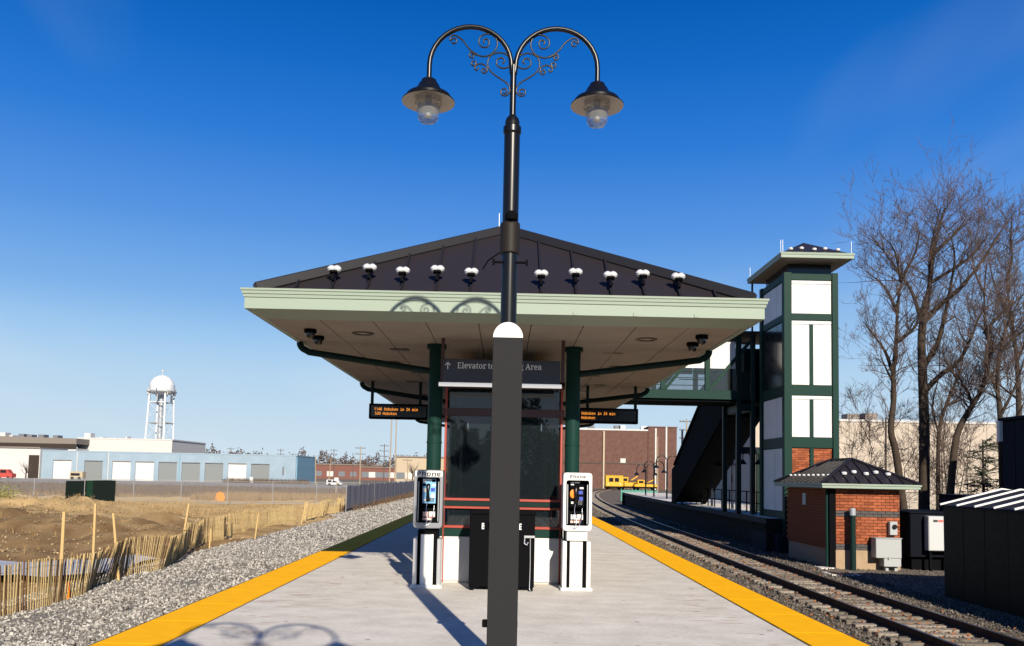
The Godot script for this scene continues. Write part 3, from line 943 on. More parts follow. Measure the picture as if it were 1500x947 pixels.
# ---------------------------------------------------------------- platform furniture
func furniture() -> void:
	# hanging direction sign
	var s := thing("hanging_sign", "dark hanging sign with white Elevator to Area lettering under the canopy", "sign", Vector3(-0.08, 2.98, -12.3))
	B2(s, "board", Vector3(-0.86, 0.02, -0.05), Vector3(0.86, 0.365, 0.05), M.sign_face, 0.006)
	for x in [-0.875, 0.90]:
		B2(s, "hanger", Vector3(x - 0.025, 0.05, -0.025), Vector3(x + 0.025, 0.685, 0.025), M.maroon, 0.004)
	var tb := MB.new()
	tb.tube([Vector3(-0.92, -0.015, 0.07), Vector3(0.88, -0.015, 0.07)], 0.030, 14)
	part(s, "white_tube", tb, M.tube_glow)  # white tube with a faint glow of its own
	text(s, "lettering", "Elevator to Parking Area", Vector3(-0.035, 0.268, 0.052), 0.118, M.letter, "Droid Serif", 0.90)
	var aw := MB.new()
	aw.box(Vector3(-0.795, 0.262, 0.053), Vector3(0.012, 0.10, 0.004))
	for sd in [-1.0, 1.0]:
		aw.box(Vector3(-0.795 + sd * 0.018, 0.292, 0.053), Vector3(0.011, 0.058, 0.004), rot(0, 0, sd * 42))
	part(s, "arrow", aw, M.letter)
	# payphones
	phone(Vector3(-1.115, 0, -12.46), false)
	phone(Vector3(1.065, 0, -12.46), true)
	# black storage bin
	var b := thing("storage_bin", "black metal storage bin with white lettering and latch before the shelter", "bin", Vector3(-0.03, 0, -12.45))
	B2(b, "body", Vector3(-0.465, 0.05, -0.28), Vector3(0.475, 1.08, 0.28), M.black_matt, 0.012)
	B2(b, "lid", Vector3(-0.475, 1.084, -0.29), Vector3(0.485, 1.14, 0.29), M.black_matt, 0.012)
	for x in [-0.42, 0.43]:
		for z in [-0.24, 0.24]: B(b, "foot", Vector3(x, 0.025, z), Vector3(0.06, 0.05, 0.06), M.dark_steel)
	text(b, "lettering", "BIKE STORAGE", Vector3(-0.005, 0.915, 0.284), 0.118, M.letter, "Droid Sans", 0.72, 700)
	B2(b, "latch", Vector3(0.32, 0.76, 0.282), Vector3(0.475, 0.795, 0.325), M.alu, 0.004)
	var lk := MB.new()
	lk.tube([Vector3(0.33, 0.76, 0.31), Vector3(0.325, 0.68, 0.31), Vector3(0.36, 0.66, 0.31), Vector3(0.38, 0.70, 0.31)], 0.009, 8)
	lk.tube([Vector3(0.41, 0.76, 0.30), Vector3(0.415, 0.40, 0.30), Vector3(0.41, 0.03, 0.30), Vector3(0.44, 0.0, 0.36)], 0.006, 6)
	part(b, "lock_rod", lk, M.alu)
	# LED train signs
	led(Vector3(-2.34, 2.99, -18.3), -1.0, "1148 Hoboken in 24 min", "500 Hoboken", -0.06)
	led(Vector3(2.22, 2.99, -18.3), 1.0, "Hoboken in 24 min", "Hoboken", -0.22)
	# dome cameras
	for q in [[Vector3(-2.79, 3.655, -11.75), "dome camera nearest the fascia, over the payphone with the black handset"], [Vector3(-2.81, 3.655, -12.34), "second dome camera from the fascia, over the payphone with the black handset"], [Vector3(2.70, 3.655, -11.57), "dome camera nearest the fascia, on the yellow-train side of the canopy"], [Vector3(2.72, 3.655, -12.23), "second dome camera from the fascia, on the yellow-train side of the canopy"]]:
		var c := thing("security_camera", "black " + q[1], "camera", q[0], "dome cameras under the canopy")
		var mb := MB.new()
		mb.lathe([Vector2(0.085, 0.0), Vector2(0.09, -0.045), Vector2(0.075, -0.06), Vector2(0.0, -0.06)], 20)
		part(c, "housing", mb, M.black_matt)
		mb = MB.new()
		mb.lathe([Vector2(0.066, -0.055), Vector2(0.064, -0.09), Vector2(0.045, -0.125), Vector2(0.0, -0.14)], 20)
		part(c, "dome", mb, M.camera_dome)

func led(at: Vector3, sd: float, t1: String, t2: String, off: float) -> void:
	var s := thing("train_display", "black LED train display with amber text hung " + ("above the payphone with black handset" if sd < 0 else "above the payphone with orange handset"), "display sign", at, "LED train displays")
	B2(s, "housing", Vector3(-0.65, -0.165, -0.10), Vector3(0.65, 0.165, 0.10), M.black_matt, 0.01)
	B2(s, "screen", Vector3(-0.60, -0.12, 0.1005), Vector3(0.60, 0.12, 0.104), M.window_dark)
	B2(s, "hanger", Vector3(sd * 0.60 - 0.03, 0.165, -0.03), Vector3(sd * 0.60 + 0.03, 0.67, 0.03), M.green_dark, 0.004)
	B2(s, "hanger", Vector3(-sd * 0.45 - 0.03, 0.165, -0.03), Vector3(-sd * 0.45 + 0.03, 0.67, 0.03), M.green_dark, 0.004)
	text(s, "lettering", t1, Vector3(off, 0.045, 0.107), 0.085, M.led, "Droid Sans Mono", 0.85)
	text(s, "lettering", t2, Vector3(off - 0.22, -0.05, 0.107), 0.085, M.led, "Droid Sans Mono", 0.85)

func rrect(w: float, h: float, r: float, seg := 5) -> PackedVector2Array:
	var p := PackedVector2Array()
	for c in [[w * 0.5 - r, h * 0.5 - r, 0.0], [-w * 0.5 + r, h * 0.5 - r, 90.0], [-w * 0.5 + r, -h * 0.5 + r, 180.0], [w * 0.5 - r, -h * 0.5 + r, 270.0]]:
		for k in seg + 1:
			var a := deg_to_rad(c[2] + 90.0 * k / seg)
			p.push_back(Vector2(c[0] + cos(a) * r, c[1] + sin(a) * r))
	return p

func phone(at: Vector3, orange: bool) -> void:
	var s := thing("payphone", "white pedestal payphone with an orange sticker" if orange else "grey-framed pedestal payphone with a black handset and blue card", "payphone", at, "payphones beside the shelter")
	var frame: Material = M.white_paint if orange else M.hood_steel
	# hood: a rounded shell, open to the front
	var outer := rrect(0.425, 0.85, 0.05)
	var inner := rrect(0.335, 0.66, 0.03)
	var hb := MB.new()
	var z0 := -0.16
	var z1 := 0.16
	var cy := 1.285
	for i in outer.size():
		var j := (i + 1) % outer.size()
		var a := outer[i]; var b := outer[j]
		var c := inner[i] - Vector2(0, 0.015); var d := inner[j] - Vector2(0, 0.015)
		hb.quad(Vector3(a.x, a.y + cy, z0), Vector3(b.x, b.y + cy, z0), Vector3(b.x, b.y + cy, z1 - 0.012), Vector3(a.x, a.y + cy, z1 - 0.012), Vector3(a.x + b.x, a.y + b.y, 0))
		var ai := a * 0.975; var bi := b * 0.975
		hb.quad(Vector3(a.x, a.y + cy, z1 - 0.012), Vector3(b.x, b.y + cy, z1 - 0.012), Vector3(bi.x, bi.y + cy, z1), Vector3(ai.x, ai.y + cy, z1), Vector3(a.x, a.y, 0.3))
		hb.quad(Vector3(ai.x, ai.y + cy, z1), Vector3(bi.x, bi.y + cy, z1), Vector3(d.x, d.y + cy, z1), Vector3(c.x, c.y + cy, z1), Vector3.BACK)
	var hood := part(s, "hood", hb, frame)
	var wl := MB.new()
	for i in inner.size():
		var j := (i + 1) % inner.size()
		var c := inner[i] - Vector2(0, 0.015); var d := inner[j] - Vector2(0, 0.015)
		wl.quad(Vector3(c.x, c.y + cy, z1 - 0.001), Vector3(d.x, d.y + cy, z1 - 0.001), Vector3(d.x, d.y + cy, z0 + 0.02), Vector3(c.x, c.y + cy, z0 + 0.02), -Vector3(c.x + d.x, c.y + d.y, 0))
	part(hood, "lining", wl, M.black_matt)
	B(hood, "back_plate", Vector3(0, cy, z0 + 0.01), Vector3(0.42, 0.84, 0.018), M.black_matt)
	B(hood, "header", Vector3(0, 1.655, z1 + 0.004), Vector3(0.40, 0.085, 0.008), M.white_paint, 0.003)
	text(hood, "lettering", "Phone", Vector3(0, 1.652, z1 + 0.010), 0.088 if not orange else 0.066, M.letter_black, "Droid Sans", 1.35 if not orange else 1.2, 700)
	for x in [-0.146, 0.146]:
		B(hood, "trim_strip", Vector3(x, 1.25, z1 - 0.03), Vector3(0.016, 0.58, 0.012), M.grey_metal, 0.003)
	# telephone set
	B(s, "telephone", Vector3(0, 1.40, -0.04), Vector3(0.22, 0.40, 0.16), M.dark_steel, 0.01)
	B(s, "telephone_shelf", Vector3(0, 1.035, -0.04), Vector3(0.26, 0.22, 0.14), M.dark_steel, 0.01)
	B(s, "instruction_card", Vector3(0, 1.40, 0.042), Vector3(0.195, 0.36, 0.004), M.card_blue if not orange else M.black_matt)
	for q in [[-0.07, 1.55, 0.045, 0.045, "card_white"], [0.0, 1.565, 0.07, 0.02, "card_white"], [0.065, 1.55, 0.05, 0.035, "black_matt"], [-0.07, 1.49, 0.05, 0.035, "black_matt"], [0.066, 1.485, 0.055, 0.025, "card_white"], [0.055, 1.42, 0.06, 0.05, "card_navy"], [-0.065, 1.41, 0.05, 0.06, "card_white"], [0.06, 1.33, 0.055, 0.055, "card_white" if not orange else "card_navy"], [-0.05, 1.27, 0.07, 0.03, "card_white"], [-0.045, 1.06, 0.08, 0.07, "card_pink" if not orange else "card_white"], [0.05, 1.06, 0.085, 0.075, "card_white"], [-0.02, 0.99, 0.14, 0.035, "card_pink"], [0.05, 1.02, 0.06, 0.016, "card_red"]]:
		B(s, "card", Vector3(q[0], q[1], 0.048 if q[1] > 1.2 else 0.034), Vector3(q[2], q[3], 0.004), M[q[4]])
	var kp := bm(Vector3(0.016, 0.014, 0.008), M.chrome, 0.002)
	for i in 3:
		for j in 4: inst(s, "key", kp, Vector3(0.045 + i * 0.022 - 0.02, 1.30 - j * 0.018, 0.054))
	# handset on its hook and the armoured cord
	var hs := MB.new()
	var hx := -0.01 if not orange else -0.02
	hs.tube([Vector3(hx, 1.49, 0.065), Vector3(hx, 1.47, 0.085), Vector3(hx, 1.38, 0.10), Vector3(hx, 1.29, 0.085), Vector3(hx, 1.27, 0.065)], [0.03, 0.030, 0.019, 0.026, 0.032], 10)
	part(s, "handset", hs, M.black_paint)
	if orange:
		var stk := MB.new()
		stk.lathe([Vector2(0.042, 0.0), Vector2(0.042, 0.006), Vector2(0.0, 0.008)], 20, Vector3(-0.062, 1.40, 0.05), Basis(Vector3(1, 0, 0), Vector3(0, 0, 1), Vector3(0, -1.5, 0)))
		part(s, "sticker", stk, M.orange)
	var cd := MB.new()
	cd.tube(spline([Vector3(hx, 1.265, 0.07), Vector3(hx - 0.02, 1.15, 0.12), Vector3(hx + 0.01, 1.0, 0.17), Vector3(hx - 0.03, 0.90, 0.185), Vector3(hx + 0.05, 0.95, 0.15), Vector3(0.07, 1.06, 0.09), Vector3(0.08, 1.19, 0.045)], 6), 0.0065, 6)
	part(s, "cord", cd, M.chrome)
	# pedestal
	if orange:
		B(s, "collar", Vector3(-0.0, 0.785, 0.03), Vector3(0.30, 0.13, 0.24), M.white_paint, 0.008)
	B(s, "pedestal_core", Vector3(0, 0.42, -0.03), Vector3(0.29, 0.82, 0.22), M.black_matt)
	B(s, "front_panel", Vector3(-0.005, 0.405, 0.095), Vector3(0.185, 0.73, 0.03), M.white_paint, 0.004)
	for x in [-0.175, 0.175]:
		B(s, "side_panel", Vector3(x, 0.37, -0.02), Vector3(0.06, 0.68, 0.30), M.alu if not orange else M.white_paint, 0.008)
	B(s, "base_plate", Vector3(0, 0.02, 0.0), Vector3(0.46, 0.04, 0.36), M.white_paint, 0.006)

# ---------------------------------------------------------------- tower, bridge and stairs beyond the track
func elevator_tower() -> void:
	var x0 := 12.15
	var x1 := 14.55
	var z0 := -36.5
	var z1 := -40.1
	var t := thing("elevator_tower", "tall elevator tower with white panels framed in green steel beyond the track", "tower", Vector3(13.35, -1.5, -38.3))
	var o := -t.position
	for x in [x0 + 0.17, x1 - 0.13]:
		for z in [z0 - 0.15, z1 + 0.15]:
			var w := 0.34 if x < 13 else 0.26
			B2(t, "corner_post", Vector3(x - w * 0.5, -1.55, z - 0.16) + o, Vector3(x + w * 0.5, 10.88, z + 0.16) + o, M.green_steel, 0.01)
	B2(t, "plinth", Vector3(x0 - 0.35, -1.6, z0 + 0.12) + o, Vector3(x1 + 0.1, -0.65, z1 - 0.1) + o, M.navy_light, 0.02)
	# front: panels between beams
	var px0 := x0 + 0.36
	var px1 := x1 - 0.28
	var mid := (px0 + px1) * 0.5
	for q in [[10.55, 10.84], [8.75, 9.05], [5.42, 5.88], [3.12, 3.58], [0.0, 0.3]]:
		B2(t, "beam", Vector3(x0 + 0.345, q[0], z0 - 0.05) + o, Vector3(x1 - 0.265, q[1], z0 - 0.25) + o, M.green_steel, 0.008)
		B2(t, "beam", Vector3(x0 + 0.05, q[0], z0 - 0.32) + o, Vector3(x0 + 0.25, q[1], z1 + 0.32) + o, M.green_steel, 0.008)
	for q in [[9.06, 10.54, false], [5.89, 8.74, true], [3.59, 5.41, true]]:
		if q[2]:
			B2(t, "mullion", Vector3(mid - 0.09, q[0], z0 - 0.06) + o, Vector3(mid + 0.07, q[1] - 0.16, z0 - 0.16) + o, M.green_steel, 0.006)
			B2(t, "wall_panel", Vector3(px0, q[0], z0 - 0.10) + o, Vector3(mid - 0.095, q[1] - 0.17, z0 - 0.15) + o, M.panel_white, 0.006)
			B2(t, "wall_panel", Vector3(mid + 0.075, q[0], z0 - 0.10) + o, Vector3(px1, q[1] - 0.17, z0 - 0.15) + o, M.panel_white, 0.006)
		else:
			B2(t, "wall_panel", Vector3(px0, q[0], z0 - 0.10) + o, Vector3(px1, q[1] - 0.17, z0 - 0.15) + o, M.panel_white, 0.006)
		B2(t, "wall_panel", Vector3(px0, q[1] - 0.155, z0 - 0.085) + o, Vector3(px1, q[1] - 0.01, z0 - 0.15) + o, M.panel_white, 0.006)
		# the track-side face
		for k in 3:
			var za: float = z0 - 0.34 - k * 0.98
			B2(t, "wall_panel", Vector3(x0 + 0.10, q[0], za) + o, Vector3(x0 + 0.16, q[1] - 0.02, za - 0.95) + o, M.window_dark if q[0] > 5.5 and q[0] < 9.0 else M.panel_white, 0.006)
	B2(t, "wall_panel", Vector3(x0 + 0.10, 0.32, z0 - 0.34) + o, Vector3(x0 + 0.16, 3.1, z0 - 1.6) + o, M.panel_white, 0.006)
	B2(t, "wall_panel", Vector3(x0 + 0.10, 0.32, z0 - 1.65) + o, Vector3(x0 + 0.16, 3.1, z1 + 0.34) + o, M.panel_white, 0.006)
	B2(t, "glazed_panel", Vector3(x0 + 0.10, -0.62, z0 - 0.34) + o, Vector3(x0 + 0.13, -0.02, z1 + 0.34) + o, M.pane)
	B2(t, "core", Vector3(x0 + 0.26, -0.6, z0 - 0.27) + o, Vector3(x1 - 0.2, 11.3, z1 + 0.2) + o, M.window_dark)
	B2(t, "wall_panel", Vector3(x1 - 0.16, 0.0, z0 - 0.32) + o, Vector3(x1 - 0.10, 10.5, z1 + 0.32) + o, M.panel_white)
	# brick infill at the foot of the front
	B2(t, "brick_backing", Vector3(px0, 0.0, z0 - 0.16) + o, Vector3(px1, 3.11, z0 - 0.19) + o, M.mortar)
	B2(t, "mullion", Vector3(mid - 0.09, 0.3, z0 - 0.06) + o, Vector3(mid + 0.07, 3.11, z0 - 0.155) + o, M.green_steel, 0.006)
	for side in [[px0, mid - 0.095], [mid + 0.075, px1]]:
		var row := 0
		var y := 1.4
		while y < 3.10:
			var x: float = side[0] - (0.15 if row % 2 == 1 else 0.0)
			while x < side[1] - 0.02:
				var a := maxf(x, side[0])
				var b := minf(x + 0.29, side[1])
				if b - a > 0.04:
					B2(t, "brick", Vector3(a, y, z0 - 0.12) + o, Vector3(b, minf(y + 0.09, 3.11), z0 - 0.165) + o, M["brick%d" % (rng.randi() % 5)])
				x += 0.30
			y += 0.10
			row += 1
	# flat hipped roof with pale green fascia, snow guards and lightning rods
	var r := Rect2(11.80, -40.9, 14.98 - 11.80, 40.9 - 35.8)
	var roof := MB.new()
	for s in 4:
		var fb := MB.new()
		ring_profile(fb, r, [Vector2(-0.05, 11.36), Vector2(0.0, 11.36), Vector2(0.0, 11.48), Vector2(0.02, 11.50), Vector2(0.03, 11.58), Vector2(-0.1, 11.63)], s)
		part(t, "fascia", fb, M.fascia, o)
		ring_profile(roof, r.grow(-0.05), [Vector2(0.0, 11.575), Vector2(-1.58, 12.48)], s)
	part(t, "roof_slope", roof, M.roof, o)
	var sf := MB.new()
	for s in 4: ring_profile(sf, r.grow(-0.05), [Vector2(-1.6, 11.30), Vector2(0.0, 11.36)], s)
	part(t, "soffit", sf, M.soffit, o)
	for k in 5:
		var gb := MB.new()
		gb.lathe([Vector2(0.0, -0.07), Vector2(0.09, -0.04), Vector2(0.11, 0.02), Vector2(0.07, 0.06), Vector2(0.0, 0.07)], 10, Vector3(12.35 + k * 0.52, 11.84 + 0.07 * (k % 2), -36.2 - 0.12 * (k % 2)))
		part(t, "snow_guard", gb, M.white_guard, o)
	for q in [[11.9, -35.9], [14.9, -35.9], [11.9, -40.8], [12.5, -38.0]]:
		var lr := MB.new()
		lr.tube([Vector3(q[0], 11.55, q[1]), Vector3(q[0], 12.15 if q[0] != 12.5 else 12.75, q[1])], 0.02, 5)
		part(t, "lightning_rod", lr, M.alu, o)
	var dp := MB.new()
	dp.tube([Vector3(11.95, 11.3, -40.6), Vector3(11.95, -1.5, -40.6)], 0.05, 8)
	part(t, "downpipe", dp, M.green_dark, o)

func footbridge() -> void:
	var zf := -41.2
	var zb := -43.8
	var b := thing("footbridge", "enclosed green steel truss footbridge with glass sides crossing over the track", "footbridge", Vector3(6.0, 5.6, -42.5))
	var o := -b.position
	B2(b, "floor", Vector3(-1.0, 5.48, zf) + o, Vector3(14.4, 5.62, zb) + o, M.dark_steel)
	for z in [zf, zb]:
		B2(b, "bottom_chord", Vector3(-1.0, 5.62, z - 0.08) + o, Vector3(11.4, 6.05, z + 0.08) + o, M.green_steel, 0.01)
		B2(b, "flange", Vector3(-1.0, 5.605, z - 0.14) + o, Vector3(11.4, 5.64, z + 0.14) + o, M.green_steel)
		B2(b, "top_chord", Vector3(-1.0, 8.55, z - 0.1) + o, Vector3(11.4, 8.85, z + 0.1) + o, M.green_steel, 0.01)
		var k := 0
		for x in [1.6, 3.1, 4.6, 6.1, 7.7, 9.9]:
			B2(b, "post", Vector3(x - 0.12, 6.05, z - 0.1) + o, Vector3(x + 0.12, 8.55, z + 0.1) + o, M.green_steel, 0.01)
			var db := MB.new()
			db.bar(Vector3(x + 0.1, 6.08, z + 0.02), Vector3(x + (1.4 if x < 7 else 2.1), 8.5, z + 0.02), 0.16, 0.10)
			part(b, "diagonal", db, M.green_steel, o)
			for y in [6.55, 6.95]:
				if k > 0:
					B2(b, "handrail", Vector3(x - 1.4, y, z - 0.02) + o, Vector3(x + 0.5, y + 0.04, z + 0.02) + o, M.green_dark)
			k += 1
		B2(b, "upper_panel", Vector3(8.0, 7.15, z - 0.035) + o, Vector3(9.75, 8.5, z - 0.03) + o, M.panel_white)
		B2(b, "upper_panel", Vector3(10.05, 7.15, z - 0.035) + o, Vector3(11.3, 8.5, z - 0.03) + o, M.panel_white)
		B2(b, "upper_panel", Vector3(6.3, 7.15, z - 0.035) + o, Vector3(7.55, 8.5, z - 0.03) + o, M.panel_white)
		for x in [[-1.0, 3.0], [3.2, 4.5], [4.7, 6.0], [6.2, 7.6], [7.8, 9.8], [10.0, 11.35]]:
			B2(b, "window_pane", Vector3(x[0], 6.06, z - 0.012) + o, Vector3(x[1], 7.14, z - 0.004) + o, M.pane_clear)
	B2(b, "roof", Vector3(-1.2, 8.86, zf + 0.4) + o, Vector3(14.4, 8.98, zb - 0.4) + o, M.roof_trim)
	# landing house between bridge and tower
	for x in [11.45, 12.15]:
		for z in [zf, zb]:
			B2(b, "landing_post", Vector3(x - 0.11, -0.0, z - 0.11) + o, Vector3(x + 0.11, 8.85, z + 0.11) + o, M.green_dark, 0.01)
	B2(b, "landing_wall", Vector3(11.6, 5.62, zf + 0.02) + o, Vector3(12.0, 7.0, zf - 0.03) + o, M.green_dark)
	B2(b, "landing_pane", Vector3(11.56, 7.02, zf - 0.01) + o, Vector3(12.02, 8.5, zf - 0.02) + o, M.pane)
	B2(b, "landing_beam", Vector3(11.5, 5.05, zf + 0.1) + o, Vector3(12.1, 5.4, zb) + o, M.green_dark)
	# stair running down along the far platform
	var s := thing("stairway", "black enclosed stairway descending from the footbridge to the far platform", "stairs", Vector3(12.4, 0, -50.0))
	o = -s.position
	var top := Vector3(0, 5.6, -43.9)
	var foot := Vector3(0, 0.0, -57.5)
	for x in [11.45, 13.45]:
		var side := MB.new()
		side.extrude(PackedVector2Array([Vector2(-top.z, top.y - 0.55), Vector2(-top.z, 8.5), Vector2(-foot.z - 1.0, 2.55), Vector2(-foot.z, 2.3), Vector2(-foot.z, 0.0), Vector2(-foot.z - 1.0, 0.0)]), -0.05, 0.05, Vector3(x, 0, 0), Basis(Vector3(0, 0, -1), Vector3(0, 1, 0), Vector3(1, 0, 0)))
		part(s, "stair_side", side, M.dark_steel, o)
	var rf := MB.new()
	rf.bar(Vector3(12.45, 8.55, top.z), Vector3(12.45, 2.6, foot.z + 1.0), 2.3, 0.12)
	part(s, "stair_roof", rf, M.dark_steel, o)
	var so := MB.new()
	so.bar(Vector3(12.45, 5.0, top.z), Vector3(12.45, 0.15, foot.z + 1.2), 1.9, 0.10)
	part(s, "stair_underside", so, M.dark_steel, o)
	var step := bm(Vector3(1.85, 0.05, 0.32), M.dark_steel)
	for k in 32:
		inst(s, "step", step, Vector3(12.45, 5.5 - k * 0.172, -44.1 - k * 0.42) + o)
	for q in [[G(999, 738, 0.0), 5.0], [G(1043, 742, 0.0), 6.0], [G(1073, 746, 0.0), 5.4]]:
		B2(s, "stair_post", Vector3(q[0].x - 0.06, 0, q[0].z - 0.06) + o, Vector3(q[0].x + 0.06, q[1], q[0].z + 0.06) + o, M.navy_light)
	# platform lamps hung on the stair and tower side, and a low canopy beam
	var cb := thing("platform_gantry", "low dark green beam on posts between the stairway and the tower", "gantry", Vector3(12.6, 0, -45.0))
	o = -cb.position
	B2(cb, "beam", P(1078, 655, -45.0) + o, P(1113, 666, -45.3) + o, M.navy_light)
	for x in [1080, 1110]:
		var q := P(x, 660, -45.0)
		B2(cb, "post", Vector3(q.x - 0.08, 0, -45.08) + o, Vector3(q.x + 0.08, q.y, -44.92) + o, M.green_dark)
	# railing on the far platform edge
	var rl := thing("railing", "dark railing along the far platform beside the stairway", "railing", Vector3(13, 0, -45))
	o = -rl.position
	for i in 12:
		var z := -38.5 - i * 1.8
		var x := track_x(z) + 3.6
		B2(rl, "baluster", Vector3(x - 0.03, 0, z - 0.03) + o, Vector3(x + 0.03, 1.1, z + 0.03) + o, M.dark_steel)
		if i < 11:
			for y in [0.5, 1.07]:
				var mb := MB.new()
				mb.bar(Vector3(x, y, z), Vector3(track_x(z - 1.8) + 3.6, y, z - 1.8), 0.05, 0.05)
				part(rl, "rail", mb, M.dark_steel, o)

func brick_face(par: Node, o: Vector3, x0: float, x1: float, y0: float, y1: float, z: float, bands: Array) -> void:
	# single bricks on a wall that faces +z
	var cache := {}
	var y := y0
	var row := 0
	while y < y1 - 0.02:
		var grey := false
		for bd in bands:
			if y > bd[0] - 0.01 and y < bd[1]: grey = true
		var x := x0 - (0.15 if row % 2 == 1 else 0.0)
		while x < x1 - 0.03:
			var a := maxf(x, x0)
			var b := minf(x + 0.288, x1)
			if b - a > 0.05:
				var m: Material = M.brick_grey if grey else M["brick%d" % (rng.randi() % 5)]
				B(par, "brick", Vector3((a + b) * 0.5, y + 0.0475, z - 0.025 + rng.randi_range(0, 2) * 0.002) + o, Vector3(snappedf(b - a, 0.01), 0.095, 0.05), m, 0.006)
			x += 0.30
		y += 0.108
		row += 1

func hut() -> void:
	var x0 := 11.72
	var x1 := 14.25
	var z0 := -30.3
	var z1 := -34.8
	var g := -1.5
	var h := thing("brick_hut", "small orange brick utility hut with a dark hipped roof beside the track", "hut", Vector3(13.0, g, -32.5))
	var o := -h.position
	B2(h, "wall_core", Vector3(x0 + 0.03, g, z0 - 0.045) + o, Vector3(x1 - 0.03, 1.42, z1) + o, M.mortar)
	B2(h, "stone_base", Vector3(x0, g, z0 + 0.012) + o, Vector3(x1, -0.78, z0 - 0.06) + o, M.stone_base, 0.01)
	brick_face(h, o, x0 + 0.22, x1 - 0.005, -0.77, 1.40, z0, [[-0.77, -0.58], [0.35, 0.55]])
	B2(h, "corner_pilaster", Vector3(x0 - 0.02, g, z0 + 0.015) + o, Vector3(x0 + 0.21, 1.42, z0 - 0.3) + o, M.black_matt, 0.01)
	# the long wall in one mesh; darkest brick tone stands in for shade
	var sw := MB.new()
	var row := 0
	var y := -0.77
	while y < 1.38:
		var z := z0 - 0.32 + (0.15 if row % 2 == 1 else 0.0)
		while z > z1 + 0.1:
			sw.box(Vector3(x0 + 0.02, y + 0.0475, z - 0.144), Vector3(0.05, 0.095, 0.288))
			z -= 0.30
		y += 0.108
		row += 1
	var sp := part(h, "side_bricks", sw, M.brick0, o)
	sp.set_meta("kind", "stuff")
	B2(h, "wall_vent", Vector3(x0 - 0.035, 0.75, -33.0) + o, Vector3(x0 + 0.0, 1.2, -32.65) + o, M.steel_grey)
	# roof
	var r := Rect2(x0 - 0.42, z1 - 0.42, x1 - x0 + 0.98, z0 - z1 + 0.84)
	var e0 := Vector3(r.position.x, 1.60, r.end.y)
	var e1 := Vector3(r.end.x, 1.60, r.end.y)
	var f0 := Vector3(r.position.x, 1.60, r.position.y)
	var f1 := Vector3(r.end.x, 1.60, r.position.y)
	var cx := r.position.x + r.size.x * 0.5
	var a := Vector3(cx, 2.52, r.end.y - 1.75)
	var b := Vector3(cx, 2.52, r.position.y + 1.75)
	for q in [[e0, e1, a, a, Vector3(0, 1, 1)], [e0, f0, b, a, Vector3(-1, 1, 0)], [e1, f1, b, a, Vector3(1, 1, 0)], [f0, f1, b, b, Vector3(0, 1, -1)]]:
		var mb := MB.new()
		mb.quad(q[0], q[1], q[2], q[3], q[4])
		part(h, "roof_slope", mb, M.roof, o)
	for q in [[e0, a], [e1, a], [f0, b], [f1, b], [a, b]]:
		var mb := MB.new()
		mb.bar(q[0] + Vector3(0, 0.03, 0), q[1] + Vector3(0, 0.03, 0), 0.12, 0.06)
		part(h, "hip_cap", mb, M.roof_trim, o)
	for s in 4:
		var fb := MB.new()
		ring_profile(fb, r, [Vector2(-0.4, 1.42), Vector2(0.0, 1.44), Vector2(0.0, 1.53), Vector2(0.03, 1.54), Vector2(0.03, 1.60), Vector2(-0.1, 1.605)], s)
		part(h, "fascia", fb, M.fascia if s != 3 else M.fascia, o)
	# seams and snow guards
	for k in 9:
		var x := e0.x + 0.18 + k * (r.size.x - 0.36) / 8.0
		var f := 1.0 - absf(x - cx) / (r.size.x * 0.5)
		var top := Vector3(x, e0.y, e0.z).lerp(Vector3(x, 2.52, a.z), f)
		var mb := MB.new()
		if f > 0.05:
			mb.bar(Vector3(x, 1.62, e0.z), top + Vector3(0, 0.02, 0), 0.03, 0.05)
			part(h, "standing_seam", mb, M.roof_trim, o)
	var gb := MB.new()
	gb.lathe([Vector2(0.0, -0.06), Vector2(0.09, -0.04), Vector2(0.105, 0.02), Vector2(0.07, 0.06), Vector2(0.0, 0.065)], 10)
	var gm := gb.mesh(M.white_guard)
	for k in 5:
		var x := 12.30 + k * 0.40
		var lift: float = [0.30, 0.36, 0.30, 0.36, 0.30][k]
		inst(h, "snow_guard", gm, Vector3(x, 1.60 + lift + 0.07, e0.z - lift * 1.85) + o)
	for k in 9:
		inst(h, "snow_guard", gm, Vector3(e0.x + 0.42, 1.60 + 0.30, e0.z - 0.55 - k * 0.5) + o, Basis().scaled(Vector3.ONE * 0.6))
	for k in 9:
		var z := e0.z - 0.55 - k * 0.5
		var mb := MB.new()
		var f := minf(1.0, (e0.z - z) / 1.75)
		mb.bar(Vector3(e0.x, 1.62, z), Vector3(e0.x + (cx - e0.x) * f, 1.60 + 0.94 * f, z), 0.03, 0.05)
		part(h, "standing_seam", mb, M.roof_trim, o)
	var dp := MB.new()
	dp.tube([Vector3(x0 - 0.06, 1.42, z0 - 0.12), Vector3(x0 - 0.06, g + 0.1, z0 - 0.12)], 0.05, 10)
	part(h, "downpipe", dp, M.green_steel, o)
	B2(h, "splash_block", Vector3(x0 - 0.45, g, z0 + 0.25) + o, Vector3(x0 + 0.12, g + 0.1, z0 - 0.3) + o, M.concrete, 0.01)
	# pipe post, electrical boxes
	var pp := thing("vent_pipe", "dark green standpipe in front of the brick hut", "pipe", Vector3(12.42, g, -30.0))
	var mb := MB.new()
	mb.lathe([Vector2(0.105, 0.0), Vector2(0.10, 1.98)], 16)
	part(pp, "pipe", mb, M.green_dark)
	mb = MB.new()
	mb.lathe([Vector2(0.108, 1.98), Vector2(0.108, 2.2), Vector2(0.09, 2.23), Vector2(0.0, 2.24)], 16)
	part(pp, "cap", mb, M.grey_metal)
	var eb := thing("electrical_cabinet", "large pale grey electrical cabinet against the brick hut", "electrical box", Vector3(13.62, g, -30.05))
